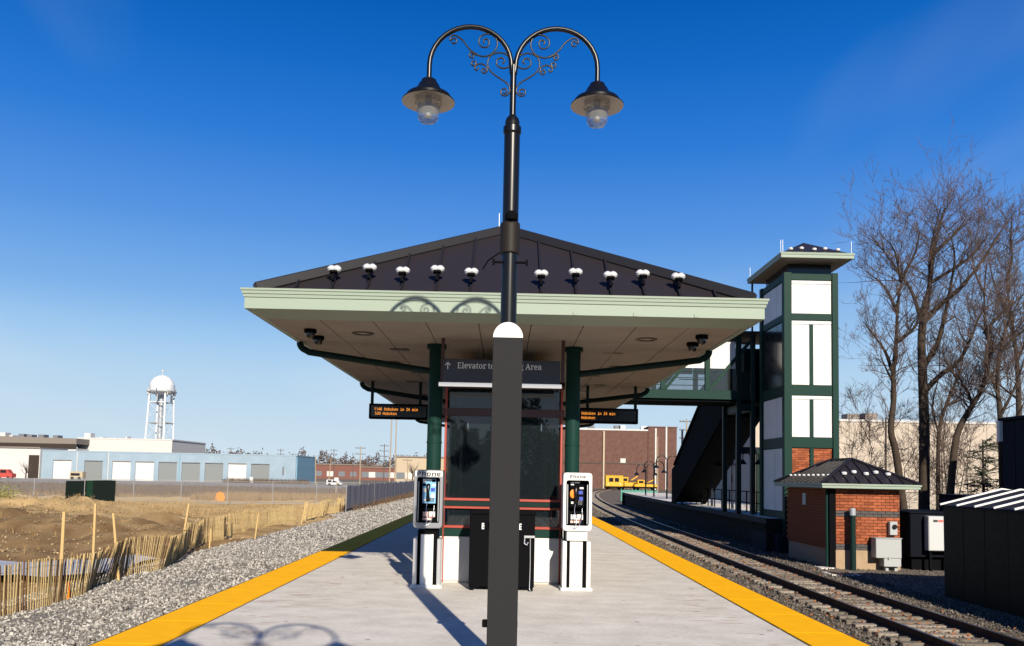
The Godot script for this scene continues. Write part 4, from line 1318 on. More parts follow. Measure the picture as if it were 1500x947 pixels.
	B2(eb, "cabinet", Vector3(-0.45, 0.50, -0.2), Vector3(0.46, 1.18, 0.22), M.steel_grey, 0.015)
	B2(eb, "top_edge", Vector3(-0.47, 1.182, -0.2), Vector3(0.48, 1.21, 0.24), M.steel_grey, 0.005)
	B2(eb, "lower_box", Vector3(-0.16, 0.20, -0.2), Vector3(0.45, 0.497, 0.20), M.steel_grey, 0.012)
	for x in [0.0, 0.32]: B2(eb, "leg", Vector3(x - 0.05, 0.0, -0.08), Vector3(x + 0.05, 0.2, 0.08), M.steel_grey)
	B2(eb, "latch", Vector3(-0.02, 0.46, 0.222), Vector3(0.03, 0.56, 0.25), M.grey_metal)
	var mt := thing("electric_meter", "small grey meter box with round dark dial above the cabinet", "meter", Vector3(13.93, -0.20, -30.20))
	B2(mt, "box", Vector3(-0.13, 0, -0.08), Vector3(0.14, 0.48, 0.1), M.steel_grey, 0.012)
	mb = MB.new()
	mb.lathe([Vector2(0.085, 0.0), Vector2(0.08, 0.06), Vector2(0.05, 0.08), Vector2(0, 0.08)], 18, Vector3(0.03, 0.3, 0.10), rot(90))
	part(mt, "dial", mb, M.window_dark)
	# lamp hook behind the hut
	var lk := thing("hook_lamp", "black hooked platform lamp rising behind the brick hut roof", "lamp post", Vector3(14.3, g, -37.6))
	mb = MB.new()
	var pts := [Vector3(0.35, 0, 0), Vector3(0.35, 4.0, 0)]
	for k in 13:
		var an := PI * k / 12.0
		pts.push_back(Vector3(-0.20 + 0.55 * cos(an), 4.25 + 0.55 * sin(an), 0))
	pts.push_back(Vector3(-0.75, 4.1, 0))
	mb.tube(pts, 0.045, 8)
	part(lk, "pole", mb, M.black_paint)
	mb = MB.new()
	mb.lathe([Vector2(0.28, 3.72), Vector2(0.25, 3.80), Vector2(0.12, 3.88), Vector2(0.06, 4.05), Vector2(0.0, 4.1)], 16, Vector3(-0.75, 0, 0))
	part(lk, "lamp_head", mb, M.black_paint)

# ---------------------------------------------------------------- sheds and machines on the right
func right_yard() -> void:
	var g := -1.5
	var s := thing("storage_shed", "low black metal shed with white ribs on its sloping roof beside the track", "shed", Vector3(14.0, g, -18.5))
	var o := -s.position
	var z0 := -9.5
	var z1 := -23.55
	B2(s, "wall_core", Vector3(12.34, g, z0) + o, Vector3(16.4, 1.05, z1) + o, M.shed_side_shade)
	var n := 14
	for k in n:
		var a := z1 + (z0 - z1) * k / n
		var b := z1 + (z0 - z1) * (k + 1) / n
		B2(s, "wall_panel", Vector3(12.30 + rng.randf_range(-0.004, 0.004), g, a + 0.006) + o, Vector3(12.345, 1.05, b - 0.006) + o, M.shed_side_shade, 0.004)
	var rf := MB.new()
	rf.extrude(PackedVector2Array([Vector2(12.22, 1.07), Vector2(13.95, 1.53), Vector2(16.5, 1.1), Vector2(16.5, 1.06), Vector2(13.95, 1.47), Vector2(12.22, 1.02)]), z0 + 0.1, z1 - 0.1)
	part(s, "roof", rf, M.navy_light, o)
	var z := z1 + 0.02
	while z < z0:
		for q in [[Vector3(12.20, 1.085, z), Vector3(13.95, 1.55, z)], [Vector3(13.95, 1.55, z), Vector3(16.5, 1.12, z)]]:
			var mb := MB.new()
			mb.bar(q[0], q[1], 0.055, 0.05)
			part(s, "roof_rib", mb, M.white_paint, o)
		z += 0.86
	# dark skid-mounted generator with a white cabinet on its end
	var ge := thing("generator", "black skid-mounted generator between the brick hut and the black shed", "generator", Vector3(15.7, g, -31.6))
	o = -ge.position
	B2(ge, "housing", Vector3(14.62, -0.98, -30.3) + o, Vector3(17.0, 0.58, -33.2) + o, M.navy, 0.02)
	B2(ge, "lid", Vector3(14.57, 0.582, -30.25) + o, Vector3(17.05, 0.64, -33.25) + o, M.navy, 0.01)
	B2(ge, "skid", Vector3(14.75, g, -30.5) + o, Vector3(16.8, -0.985, -33.0) + o, M.black_matt)
	var wc := thing("control_cabinet", "white control cabinet with red and black label on the generator end", "cabinet", Vector3(15.55, -0.72, -30.2))
	B2(wc, "cabinet", Vector3(-0.45, 0.0, -0.045), Vector3(0.55, 1.23, 0.25), M.steel_grey, 0.015)
	B2(wc, "door", Vector3(-0.43, 0.02, 0.252), Vector3(0.53, 1.21, 0.262), M.cabinet_grey, 0.004)
	B2(wc, "label_plate", Vector3(-0.28, 1.02, 0.263), Vector3(-0.12, 1.1, 0.268), M.letter_black)
	B2(wc, "label_plate", Vector3(-0.10, 1.02, 0.263), Vector3(0.08, 1.1, 0.268), M.card_red)
	for x in [-0.3, 0.4]: B2(wc, "leg", Vector3(x - 0.04, -0.76, -0.0), Vector3(x + 0.04, 0.0, 0.1), M.dark_steel)
	B2(wc, "foot_plate", Vector3(-0.4, -0.78, -0.04), Vector3(0.5, -0.762, 0.2), M.dark_steel)
	var bx := thing("equipment_box", "dark blue grey equipment box showing above the black shed roof", "box", Vector3(17.5, g, -31.5))
	B2(bx, "body", Vector3(-0.7, 0, -1.0), Vector3(2.0, 2.72, 1.0), M.navy_light, 0.02)
	B2(bx, "top", Vector3(-0.75, 2.722, -1.05), Vector3(2.05, 2.78, 1.05), M.navy_light, 0.01)
	# tall dark building at the frame edge
	var td := thing("dark_building", "tall dark metal-clad building behind the black shed", "building", Vector3(26.0, g, -36.0))
	o = -td.position
	B2(td, "wall", Vector3(23.2, g, -30.0) + o, Vector3(30.0, 4.66, -39.0) + o, M.navy, 0.02)
	for k in 9: B2(td, "cladding_panel", Vector3(23.17, g, -30.02 - k) + o, Vector3(23.21, 4.62, -30.98 - k) + o, M.navy_light, 0.004)
	B2(td, "parapet", Vector3(23.05, 4.662, -29.9) + o, Vector3(30.1, 4.80, -39.15) + o, M.navy_light, 0.02)
	B2(td, "sunlit_sliver", Vector3(23.0, 3.7, -38.9) + o, Vector3(23.16, 4.65, -39.12) + o, M.white_paint)  # white strip painted in for the sunlit edge of the wall
	# small access hatch in the ballast
	var hc := thing("access_hatch", "rusty square access hatch in the gravel before the brick hut", "hatch", Vector3(11.4, -1.46, -28.5))
	B(hc, "frame", Vector3(0, 0.02, 0), Vector3(1.0, 0.05, 0.9), M.concrete, 0.008)
	B(hc, "cover", Vector3(0, 0.053, 0), Vector3(0.7, 0.02, 0.6), M.maroon, 0.004)

# ---------------------------------------------------------------- left yard: picket fence, chain link
func left_yard() -> void:
	var line := []
	for q in [[-60, 922], [0, 903], [85, 882], [165, 852], [215, 838], [250, 822], [300, 797], [370, 775], [440, 765], [505, 746]]:
		line.push_back(G(q[0], q[1], -1.45))
	var f := thing("picket_fence", "sagging wooden snow fence of thin wired pickets along the gravel", "fence", line[3])
	var o := -f.position
	var pm := bm(Vector3(0.032, 1.04, 0.016), M.picket)
	var pd := bm(Vector3(0.032, 1.04, 0.016), M.picket_dark)
	var rest := MB.new()
	var wire := [[], [], []]
	var count := 0
	var acc := 0.0
	for i in line.size() - 1:
		var a: Vector3 = line[i]
		var b: Vector3 = line[i + 1]
		var L := a.distance_to(b)
		var dir := (b - a) / L
		var ang := atan2(-dir.z, dir.x)
		while acc < L:
			var u := (i + acc / L) / (line.size() - 1)
			var p := a + dir * acc
			# the fence sags and leans in stretches
			var lean := fn.get_noise_1d(p.z * 9.0) * 15.0 + rng.randf_range(-1.8, 1.8)
			var tilt := fn.get_noise_1d(p.z * 14.0 + 500.0) * 24.0 + rng.randf_range(-2.0, 2.0)
			var h := 1.0 + fn.get_noise_1d(p.z * 20.0 + 90.0) * 0.2
			var bas := Basis(Vector3.UP, ang) * rot(tilt, 0, lean)
			var wob := fn.get_noise_1d(p.z * 16.0 + 50.0) * 0.5
			p += dir.cross(Vector3.UP) * wob
			bas = bas * Basis.from_scale(Vector3(1, h, 1))
			var c := p + bas * Vector3(0, 0.50, 0)
			if count < 300:
				inst(f, "picket", pm if rng.randf() < 0.78 else pd, c + o, bas)
			else:
				rest.box(c + o, Vector3(0.032, 1.04, 0.016), bas)
			for w in 3: wire[w].push_back(p + bas * Vector3(0, [0.16, 0.50, 0.86][w], 0) + o)
			count += 1
			acc += 0.078 if i < 6 else 0.095
		acc -= L
	var rp := part(f, "far_pickets", rest, M.picket)
	rp.set_meta("kind", "stuff")
	for w in 3:
		var mb := MB.new()
		mb.tube(wire[w], 0.004, 4)
		part(f, "wire", mb, M.pole_dark)
	for q in [[85, 880, 92, 750, 0.05], [133, 850, 138, 738, 0.045], [172, 850, 164, 752, 0.045], [262, 815, 275, 738, 0.045], [305, 805, 307, 775, 0.04], [372, 790, 377, 752, 0.04], [97, 878, 98, 852, 0.05], [505, 748, 508, 730, 0.05], [440, 768, 446, 742, 0.04]]:
		var a := G(q[0], q[1], -1.46)
		var t := P(q[2], q[3], a.z - 0.05)
		var mb := MB.new()
		mb.bar(a + Vector3(0.06, -0.03, 0.06), t + Vector3(0.06, 0, 0.06), q[4] * 1.3, q[4])
		part(f, "stake", mb, M.orange if q[0] == 97 else M.stake, o)
	# plastic sheet on the dirt behind the pickets
	var ps := MB.new()
	for i in 16:
		for j in 6:
			var g := func(a: int, b: int) -> Vector3:
				var x := lerpf(-22.0, -11.6, a / 16.0)
				var z := -20.6 - b * 0.72 - (x + 22.0) * 0.36
				return Vector3(x, maxf(field_h(x, z), -1.5) + 0.10 + 0.05 * sin(a * 2.1 + b * 1.3), z)
			ps.quad(g.call(i, j), g.call(i + 1, j), g.call(i + 1, j + 1), g.call(i, j + 1), Vector3.UP)
	one("plastic_sheet", "pale blue plastic sheet on the dirt behind the wooden picket fence", "sheet", ps, M.plastic_sheet)
	# clods and stones on the dirt
	var rk := thing("rubble_pile", "low heap of pale broken concrete at the chain-link fence foot", "rubble", P(45, 740, -66.0))
	rk.position.y = field_h(rk.position.x, -66.0)
	for k in 9:
		B(rk, "rubble", Vector3(rng.randf_range(-2.6, 2.6), 0.05, rng.randf_range(-0.5, 0.5)), Vector3(rng.randf_range(0.4, 0.9), 0.4, 0.5), M.concrete, 0.08, rot(rng.randf() * 30, rng.randf() * 180, rng.randf() * 30))
	# chain-link fence across the field
	var a := Vector3(-62.0, -1.7, -70.5)
	var b := Vector3(-14.3, -1.5, -83.0)
	chain_link("chain_link_fence", "galvanised chain-link fence across the field with a dark windscreen", a, b, 2.15, 12, true)
	chain_link("chain_link_fence", "chain-link fence with grey fabric running along the gravel beyond the picket fence", Vector3(-12.3, -1.45, -65.5), Vector3(-13.4, -1.45, -128.0), 2.1, 16, false)
	# orange diamond barrier sign beyond the fence
	var og := P(322, 730, -88.0)
	var sg := thing("work_sign", "orange round work-site sign standing beyond the chain-link fence", "sign", Vector3(og.x, -1.72, og.z))
	var mb := MB.new()
	mb.lathe([Vector2(0.0, 0.03), Vector2(0.62, 0.02), Vector2(0.64, 0.0), Vector2(0.62, -0.02), Vector2(0.0, -0.03)], 8, Vector3(0, og.y + 1.72, 0), rot(90, 0, 22.5))
	part(sg, "sign_face", mb, M.orange)
	mb = MB.new()
	mb.tube([Vector3(0, 0, -0.06), Vector3(0, og.y + 1.9, -0.06)], 0.04, 6)
	part(sg, "post", mb, M.galv)
	# dry weeds: tufts along fences and a tall patch
	weeds("dry_weeds", "dry brown weeds growing along the grey chain-link fence by the gravel", 700, func(): return Vector3(-12.1 - rng.randf() * 1.2, -1.47, -66.0 - rng.randf() * 55.0), 0.75, M.weed_dark)
	weeds("dry_grass_patch", "tall dry tan grass patch beyond the chain-link fence", 2600, func(): return Vector3(rng.randf_range(-33.0, -16.5), -1.72, rng.randf_range(-98.0, -88.0)), 1.15, M.weed)
	weeds("brown_scrub", "dark brown scrub strip in the waste ground before the blue warehouse", 3200, func(): return Vector3(rng.randf_range(-62.0, -12.0), -1.72, rng.randf_range(-118.0, -100.0)), 0.9, M.weed_dark)
	weeds("low_scrub", "low reddish brown scrub between the work-site sign and the warehouse road", 5200, func(): return Vector3(rng.randf_range(-125.0, -14.0), -1.76, rng.randf_range(-165.0, -118.0)), 0.8, M.weed_dark)
	weeds("tan_strip", "thin tan grass strip behind the dark windscreen", 2600, func(): return Vector3(rng.randf_range(-75.0, -34.0), -1.76, rng.randf_range(-112.0, -96.0)), 0.55, M.weed)
	weeds("dirt_tufts", "scattered dry grass tufts on the brown dirt behind the picket fence", 260, func():
		var cx := -12.5 - 34.0 * rng.randf()
		var cz := rng.randf_range(-56.0, -24.0)
		return Vector3(cx, field_h(cx, cz) - 0.02, cz), 0.42, M.weed)
	weeds("warehouse_brush", "dark brush growing along the foot of the blue warehouse", 900, func(): return Vector3(P(rng.randf_range(330.0, 452.0), 705, -223.0).x, -1.76, rng.randf_range(-224.5, -221.0)), 1.6, M.weed_dark)
	weeds("field_grass", "sparse tan grass over the far part of the dirt field", 2500, func():
		var x := rng.randf_range(-55.0, -13.0)
		var z := rng.randf_range(-74.0, -52.0)
		return Vector3(x, field_h(x, z) - 0.02, z), 0.30, M.weed)
	var gb := P(4, 738, -66.5)
	var bush := thing("green_bush", "yellow-green bush at the chain-link fence", "bush", Vector3(gb.x, field_h(gb.x, -66.5), gb.z))
	mb = MB.new()
	for k in 500:
		var p := Vector3(rng.randfn() * 0.55, absf(rng.randfn()) * 0.55 + 0.15, rng.randfn() * 0.45)
		var d := Vector3(rng.randfn(), rng.randfn(), rng.randfn()).normalized()
		var e := d.cross(Vector3(rng.randfn(), rng.randfn(), rng.randfn())).normalized()
		mb.quad(p, p + d * 0.10 + e * 0.05, p + d * 0.2, p + d * 0.10 - e * 0.05, d.cross(e))
	part(bush, "foliage", mb, M.green_bush)
	mb = MB.new()
	for k in 6: mb.tube([Vector3(0, 0, 0), Vector3(rng.randf_range(-0.5, 0.5), 0.9, rng.randf_range(-0.4, 0.4))], 0.02, 4)
	part(bush, "stem", mb, M.weed_dark)

func weeds(nm: String, label: String, n: int, where: Callable, h: float, m: Material) -> void:
	var mb := MB.new()
	for k in n:
		var p: Vector3 = where.call()
		for j in 3:
			var t := p + Vector3(rng.randfn() * 0.25 * h, h * rng.randf_range(0.45, 1.0), rng.randfn() * 0.25 * h)
			var w := Vector3(rng.randfn(), 0, rng.randfn()).normalized() * 0.02 * (1.0 + h)
			mb.tri(p - w, p + w, t, Vector3.UP + w.cross(Vector3.UP))
	var o := one(nm, label, "weeds", mb, m)
	o.set_meta("kind", "stuff")

func chain_link(nm: String, label: String, a: Vector3, b: Vector3, h: float, posts: int, screen: bool) -> void:
	var f := thing(nm, label, "fence", a)
	var L := a.distance_to(b)
	var d := (b - a) / L
	var pm := MB.new()
	pm.tube([Vector3.ZERO, Vector3(0, h + 0.05, 0)], 0.035, 6)
	var pme := pm.mesh(M.galv)
	for k in posts + 1: inst(f, "post", pme, d * L * k / posts)
	for y in [0.06, h]:
		var mb := MB.new()
		mb.tube([Vector3(0, y, 0), d * L + Vector3(0, y, 0)], 0.022, 5)
		part(f, "rail", mb, M.galv)
	var wm := MB.new()
	var s := 0.16
	var t := -h
	var side := d.cross(Vector3.UP) * 0.004
	while t < L:
		for sg in [1.0, -1.0]:
			var t0 := t if sg > 0 else t + h
			var t1 := t + h if sg > 0 else t
			var y0 := 0.0
			var y1 := h
			# clip to [0, L]
			var p0 := Vector2(t0, y0)
			var p1 := Vector2(t1, y1)
			if p0.x > p1.x:
				var q := p0; p0 = p1; p1 = q
			if p0.x < 0: p0 = p0.lerp(p1, (0 - p0.x) / (p1.x - p0.x))
			if p1.x > L: p1 = p0.lerp(p1, (L - p0.x) / (p1.x - p0.x))
			if p1.x - p0.x > 0.02:
				var A := d * p0.x + Vector3(0, p0.y, 0)
				var E := d * p1.x + Vector3(0, p1.y, 0)
				var w := (E - A).normalized().cross(side.normalized()) * 0.006
				wm.quad(A - w, A + w, E + w, E - w, side)
		t += s
	var o := part(f, "wire_mesh", wm, M.galv)
	o.set_meta("kind", "stuff")
	if nm == "chain_link_fence" and a.x < 0.0 and not screen:
		var fb := MB.new()
		var fn2 := d.cross(Vector3.UP)
		for k in 60:
			var u0 := L * k / 60.0
			var u1 := L * (k + 1) / 60.0
			var w0 := fn2 * (0.05 + 0.04 * sin(u0 * 2.3))
			var w1 := fn2 * (0.05 + 0.04 * sin(u1 * 2.3))
			fb.quad(d * u0 + w0 + Vector3(0, 0.25, 0), d * u1 + w1 + Vector3(0, 0.25, 0), d * u1 + w1 + Vector3(0, h - 0.08 + 0.04 * sin(u1), 0), d * u0 + w0 + Vector3(0, h - 0.08 + 0.04 * sin(u0), 0), fn2)
		part(f, "privacy_fabric", fb, M.fabric_grey)
	if screen:
		for q in [[80.0, 114.0, "windscreen"], [114.0, 124.0, "windscreen_green"], [124.0, 160.0, "windscreen"]]:
			var x0 := (G(q[0], 740, -1.65) - a).dot(d)
			var x1 := (G(q[1], 740, -1.65) - a).dot(d)
			var sc := MB.new()
			for k in 8:
				var u0 := lerpf(x0, x1, k / 8.0)
				var u1 := lerpf(x0, x1, (k + 1) / 8.0)
				var nn := d.cross(Vector3.UP)
				var w0 := nn * (0.06 + 0.04 * sin(u0 * 3.0))
				var w1 := nn * (0.06 + 0.04 * sin(u1 * 3.0))
				sc.quad(d * u0 + w0 + Vector3(0, 0.05, 0), d * u1 + w1 + Vector3(0, 0.05, 0), d * u1 + w1 + Vector3(0, h - 0.12 + 0.05 * sin(u1), 0), d * u0 + w0 + Vector3(0, h - 0.12 + 0.05 * sin(u0), 0), nn)
			part(f, "windscreen", sc, M[q[2]])

# ---------------------------------------------------------------- far things on the left
func pole_line(nm: String, label: String, x: float, y0: float, y1: float, z: float, arms: int, m: Material, lean := 0.0, grp := "far utility poles") -> void:
	var a := P(x, y0, z)
	a.y = -1.75
	var t := P(x + lean, y1, z)
	var o := thing(nm, label, "utility pole", a, grp)
	var mb := MB.new()
	mb.tube([Vector3.ZERO, t - a], [0.16, 0.11], 7)
	part(o, "pole", mb, m)
	for k in arms:
		var y := (t - a) - Vector3(0, 0.5 + k * 1.5, 0)
		var ab := MB.new()
		ab.box(y, Vector3(2.6, 0.14, 0.14))
		for s in [-1.15, -0.6, 0.6, 1.15]: ab.box(y + Vector3(s, 0.16, 0), Vector3(0.1, 0.2, 0.1))
		part(o, "crossarm", ab, M.pole_dark)

func background_left() -> void:
	# blue warehouse with a row of roller doors
	var z := -226.0
	var A := P(57, 700.6, z)
	var Bq := P(432, 709.6, z)
	var top := P(57, 661.5, z).y
	var w := thing("blue_warehouse", "long pale blue warehouse with nine roller doors beyond the field", "warehouse", Vector3((A.x + Bq.x) * 0.5, -1.75, z - 10.0))
	var o := -w.position
	B2(w, "wall", Vector3(A.x, -1.75, z - 0.3) + o, Vector3(Bq.x, top, z - 22.0) + o, M.blue_wall)
	B2(w, "side_wall", Vector3(Bq.x + 0.005, -1.75, z - 0.4) + o, Vector3(Bq.x + 0.3, top - 0.1, z - 22.0) + o, M.blue_side)
	B2(w, "parapet", Vector3(A.x - 0.1, top + 0.004, z + 0.06) + o, Vector3(Bq.x + 0.35, top + 0.35, z - 22.0) + o, M.blue_wall, 0.02)
	var doors := [[76, 103, 1], [122, 149, 0], [163, 190, 1], [197, 224, 1], [231, 258, 0], [265, 292, 0], [299, 326, 0], [333, 360, 1], [367, 394, 0]]
	var prev := A.x
	for d in doors:
		var x0 := P(d[0], 700, z).x
		var x1 := P(d[1], 700, z).x
		B2(w, "pier", Vector3(prev, -1.75, z) + o, Vector3(x0, top, z - 0.295) + o, M.blue_wall)
		B2(w, "lintel", Vector3(x0, top - 2.15, z) + o, Vector3(x1, top, z - 0.295) + o, M.blue_wall)
		var dr := MB.new()
		for k in 16:
			var y := -1.73 + k * (top - 0.4) / 16.0
			dr.box(Vector3((x0 + x1) * 0.5, y + 0.15, z - 0.22), Vector3(x1 - x0 - 0.1, (top - 0.4) / 16.0 - 0.03, 0.1), rot(4))
		var dm: Material = M.door_white if d[2] == 1 else M.door_grey
		part(w, "roller_door", dr, dm, o)
		B2(w, "door_frame", Vector3(x0, top - 2.35, z + 0.06) + o, Vector3(x1, top - 2.15, z - 0.1) + o, M.tank_dark if d[2] == 0 else M.grey_roof)
		prev = x1
	B2(w, "pier", Vector3(prev, -1.75, z) + o, Vector3(Bq.x, top, z - 0.295) + o, M.blue_wall)
	for px in [112, 158, 262]:
		var q := P(px, 690, z)
		B2(w, "downpipe", Vector3(q.x - 0.1, -1.7, z + 0.15) + o, Vector3(q.x + 0.1, top, z + 0.002) + o, M.blue_side if px == 262 else M.pale_wall)
	B2(w, "service_door", P(413.5, 684, z + 0.05) + o, Vector3(P(415.5, 700, z).x, 0.5, z + 0.004) + o, M.tank_dark)
	for q in [[327, 706, 4, 5, "tank_dark"], [368, 706, 5, 9, "door_white"]]:
		var p := P(q[0], q[1], z + 4)
		var bn := thing("roadside_bin", "%s utility box standing before the blue warehouse doors" % ("small black" if q[4] == "tank_dark" else "tall white"), "box", Vector3(p.x, -1.7, z + 4))
		B2(bn, "body", Vector3(-0.4, 0, -0.4), Vector3(q[2] * 0.16 - 0.3, q[3] * 0.17, 0.4), M[q[4]], 0.05)
		B2(bn, "lid", Vector3(-0.45, q[3] * 0.17, -0.45), Vector3(q[2] * 0.16 - 0.25, q[3] * 0.17 + 0.08, 0.45), M[q[4]], 0.02)
	# pale trailer in front of the second door
	var tp := P(104, 703, z + 8)
	var tr := thing("site_trailer", "cream site trailer with a dark window before the blue warehouse", "trailer", Vector3(tp.x, -1.72, z + 8))
	B2(tr, "body", Vector3(0, 0.4, -1), Vector3(3.3, 2.2, 1), M.tan_paint, 0.08)
	B2(tr, "window", Vector3(0.3, 1.1, 1.004), Vector3(2.6, 1.75, 1.02), M.window_dark)
	for x in [0.7, 2.5]:
		var mb := MB.new()
		mb.lathe([Vector2(0.4, -0.12), Vector2(0.42, 0.0), Vector2(0.4, 0.12), Vector2(0, 0.13)], 14, Vector3(x, 0.42, 1.05), rot(90))
		part(tr, "wheel", mb, M.rubber)
	# long pale warehouse and grey-roofed hall behind
	var z2 := -270.0
	var h1 := thing("white_warehouse", "long white flat-roofed warehouse behind the blue one", "warehouse", Vector3(P(170, 690, z2).x, -1.75, z2))
	o = -h1.position
	var a2 := P(114, 643, z2)
	var b2 := P(252, 645, z2)
	B2(h1, "wall", Vector3(a2.x, -1.75, z2) + o, Vector3(b2.x, a2.y, z2 - 30) + o, M.pale_wall)
	B2(h1, "parapet", Vector3(a2.x - 0.2, a2.y + 0.005, z2 + 0.1) + o, Vector3(b2.x + 0.2, a2.y + 0.4, z2 - 30) + o, M.pale_wall)
	for q in [[130, 635, 10], [150, 641, 5], [170, 642, 4], [187, 640, 2]]:
		var p := P(q[0], q[1], z2 - 5)
		B2(h1, "roof_unit", Vector3(p.x - q[2] * 0.1, a2.y, z2 - 4) + o, Vector3(p.x + q[2] * 0.1, p.y, z2 - 7) + o, M.pale_wall)
	var z3 := -262.0
	var h2 := thing("grey_hall", "hall with a broad grey-brown roof and roof vents beside the white warehouse", "warehouse", Vector3(P(40, 690, z3).x, -1.75, z3))
	o = -h2.position
	var q0 := P(-80, 640, z3)
	var q1 := P(112, 650, z3)
	B2(h2, "wall", Vector3(q0.x, -1.75, z3) + o, Vector3(q1.x, q1.y - 1.6, z3 - 40) + o, M.pale_wall)
	B2(h2, "eave_band", Vector3(q0.x, q1.y - 1.59, z3 + 0.5) + o, Vector3(q1.x, q1.y - 0.2, z3 - 0.1) + o, M.bronze)
	var rf := MB.new()
	rf.extrude(PackedVector2Array([Vector2(q0.x, q1.y - 0.2), Vector2(q1.x, q1.y - 0.2), Vector2(q1.x, q1.y + 1.5), Vector2(q0.x + 10, q1.y + 1.9)]), z3 - 40, z3 + 0.3)
	part(h2, "roof", rf, M.grey_roof, o)
	for q in [[33, 638, 8], [45, 639, 7], [62, 639, 8], [83, 640, 7], [6, 636, 8], [18, 640, 5]]:
		var p := P(q[0], q[1], z3 - 6)
		B2(h2, "roof_vent", Vector3(p.x - q[2] * 0.11, q1.y + 0.8, z3 - 5) + o, Vector3(p.x + q[2] * 0.11, p.y + 0.4, z3 - 8) + o, M.tank_dark if q[0] > 20 else M.pale_wall)
	# low buildings, red van and dark shed at the far left
	var zc := -225.0
	var lw := thing("low_store", "low white store with a dark open bay beside the blue warehouse", "building", Vector3(P(25, 690, zc).x, -1.75, zc))
	o = -lw.position
	B2(lw, "wall", Vector3(P(-60, 690, zc).x, -1.75, zc) + o, Vector3(P(57, 690, zc).x, P(30, 657, zc).y, zc - 14) + o, M.pale_wall)
	B2(lw, "bay_opening", Vector3(P(41, 690, zc).x, -1.7, zc + 0.15) + o, Vector3(P(56, 690, zc).x, P(45, 667, zc).y, zc + 0.01) + o, M.bronze)
	B2(lw, "roof_edge", Vector3(P(-60, 690, zc).x, P(30, 657, zc).y + 0.005, zc + 0.3) + o, Vector3(P(57, 690, zc).x, P(30, 657, zc).y + 0.4, zc - 14) + o, M.grey_roof)
	var vp := P(6, 690, -214.0)
	van("parked_van", "red van parked by the low white store", Vector3(vp.x, -1.72, -214.0), M.red_paint, 5.0, 2.4)
	van("parked_van", "small white van parked beyond the scrub near the utility poles", Vector3(P(490, 710, -205).x, -1.72, -205.0), M.door_white, 3.6, 1.5)
	van("parked_van", "pale van parked by the tan hall beyond the fence", Vector3(P(598, 705, -175).x, -1.72, -175.0), M.alu, 4.4, 1.7)
	# small bare tree before the low store
	var bt := P(37, 700, -215)
	small_tree(Vector3(bt.x, -1.72, -215.0), 5.8, "small bare tree before the low white store", 7)
	water_tower()
	# far wood, low brick blocks and tan hall between warehouse and shelter
	var wood := MB.new()
	for k in 9000:
		var px := rng.randf_range(300.0, 640.0)
		var hh := 11.0 + 6.0 * fn.get_noise_1d(px * 3.0) + 4.0 * fn.get_noise_1d(px * 15.0)
		var p := P(px, 690, -520.0 - rng.randf() * 60.0)
		p.y = -1.75 + rng.randf() * maxf(hh * 1.25, 2.0)
		var d := Vector3(rng.randfn(), rng.randfn() * 1.6, rng.randfn()).normalized() * rng.randf_range(0.8, 2.2)
		var e := d.cross(Vector3(rng.randfn(), rng.randfn(), rng.randfn())).normalized() * 0.45
		wood.tri(p, p + d + e, p + d - e, Vector3.BACK)
	var wo := one("far_wood", "dark leafless wood on the far horizon beyond the poles", "wood", wood, M.far_wood)
	wo.set_meta("kind", "stuff")
	for q in [["red_block", "long low red brick block with pale vehicles before it", 458, 560, 682, -420.0, "far_red"], ["tan_hall", "tan flat-roofed hall far beyond the grey chain-link fence", 580, 660, 671, -330.0, "tan_paint"], ["red_store", "pinkish low store far beyond the gravel", 530, 590, 686, -380.0, "far_red"]]:
		var x0 := P(q[2], 690, q[5]).x
		var x1 := P(q[3], 690, q[5]).x
		var ty := P((q[2] + q[3]) * 0.5, q[4], q[5]).y
		var bl := thing(q[0], q[1], "building", Vector3((x0 + x1) * 0.5, -1.75, q[5]))
		o = -bl.position
		B2(bl, "wall", Vector3(x0, -1.75, q[5]) + o, Vector3(x1, ty, q[5] - 15) + o, M[q[6]])
		B2(bl, "roof_edge", Vector3(x0 - 0.3, ty + 0.01, q[5] + 0.4) + o, Vector3(x1 + 0.3, ty + 0.5, q[5] - 15) + o, M.grey_roof)
		for k in 6:
			var xx := lerpf(x0, x1, (k + 0.5) / 6.0)
			B2(bl, "window", Vector3(xx - 1.6, -0.5, q[5] + 0.02) + o, Vector3(xx + 1.6, minf(ty - 0.8, 2.0), q[5] + 0.1) + o, M.pale_wall if k % 3 == 1 else M.tank_dark)
	var fw := P(610, 668, -330.0)
	small_tree(Vector3(fw.x, -1.75, -318.0), 9.0, "dark round tree rising behind the tan hall", 9)
	small_tree(Vector3(P(540, 690, -400).x, -1.75, -400.0), 12.0, "dark bushy tree among the far utility poles", 11)
	pole_line("utility_pole", "short pale pole nearest the blue warehouse corner", 462, 706, 668, -230, 0, M.pole_wood)
	pole_line("utility_pole", "leaning pale pole beside the red brick block", 481, 706, 670, -240, 0, M.pole_wood, 4.0)
	pole_line("utility_pole", "dark two-arm utility pole before the far wood", 489, 704, 658, -300, 2, M.pole_dark)
	pole_line("utility_pole", "pale three-arm utility pole beside the scrub", 527, 708, 654, -210, 3, M.pole_wood, 1.0)
	pole_line("utility_pole", "dark three-arm utility pole beside the twin tall poles", 562, 706, 651, -240, 3, M.pole_dark, 1.0)
	pole_line("utility_pole", "tall wooden pole, the thicker of the twin tall poles", 570, 710, 612, -180, 0, M.pole_wood, 4.0)
	pole_line("utility_pole", "tall wooden pole, the more slanted of the twin tall poles", 578, 708, 610, -190, 0, M.pole_wood, 3.0)
	pole_line("utility_pole", "thin mast near the tan hall roof", 517, 704, 664, -320, 0, M.pole_dark)
	pole_line("utility_pole", "thin pole in front of the tan hall", 597, 706, 672, -230, 1, M.pole_wood)
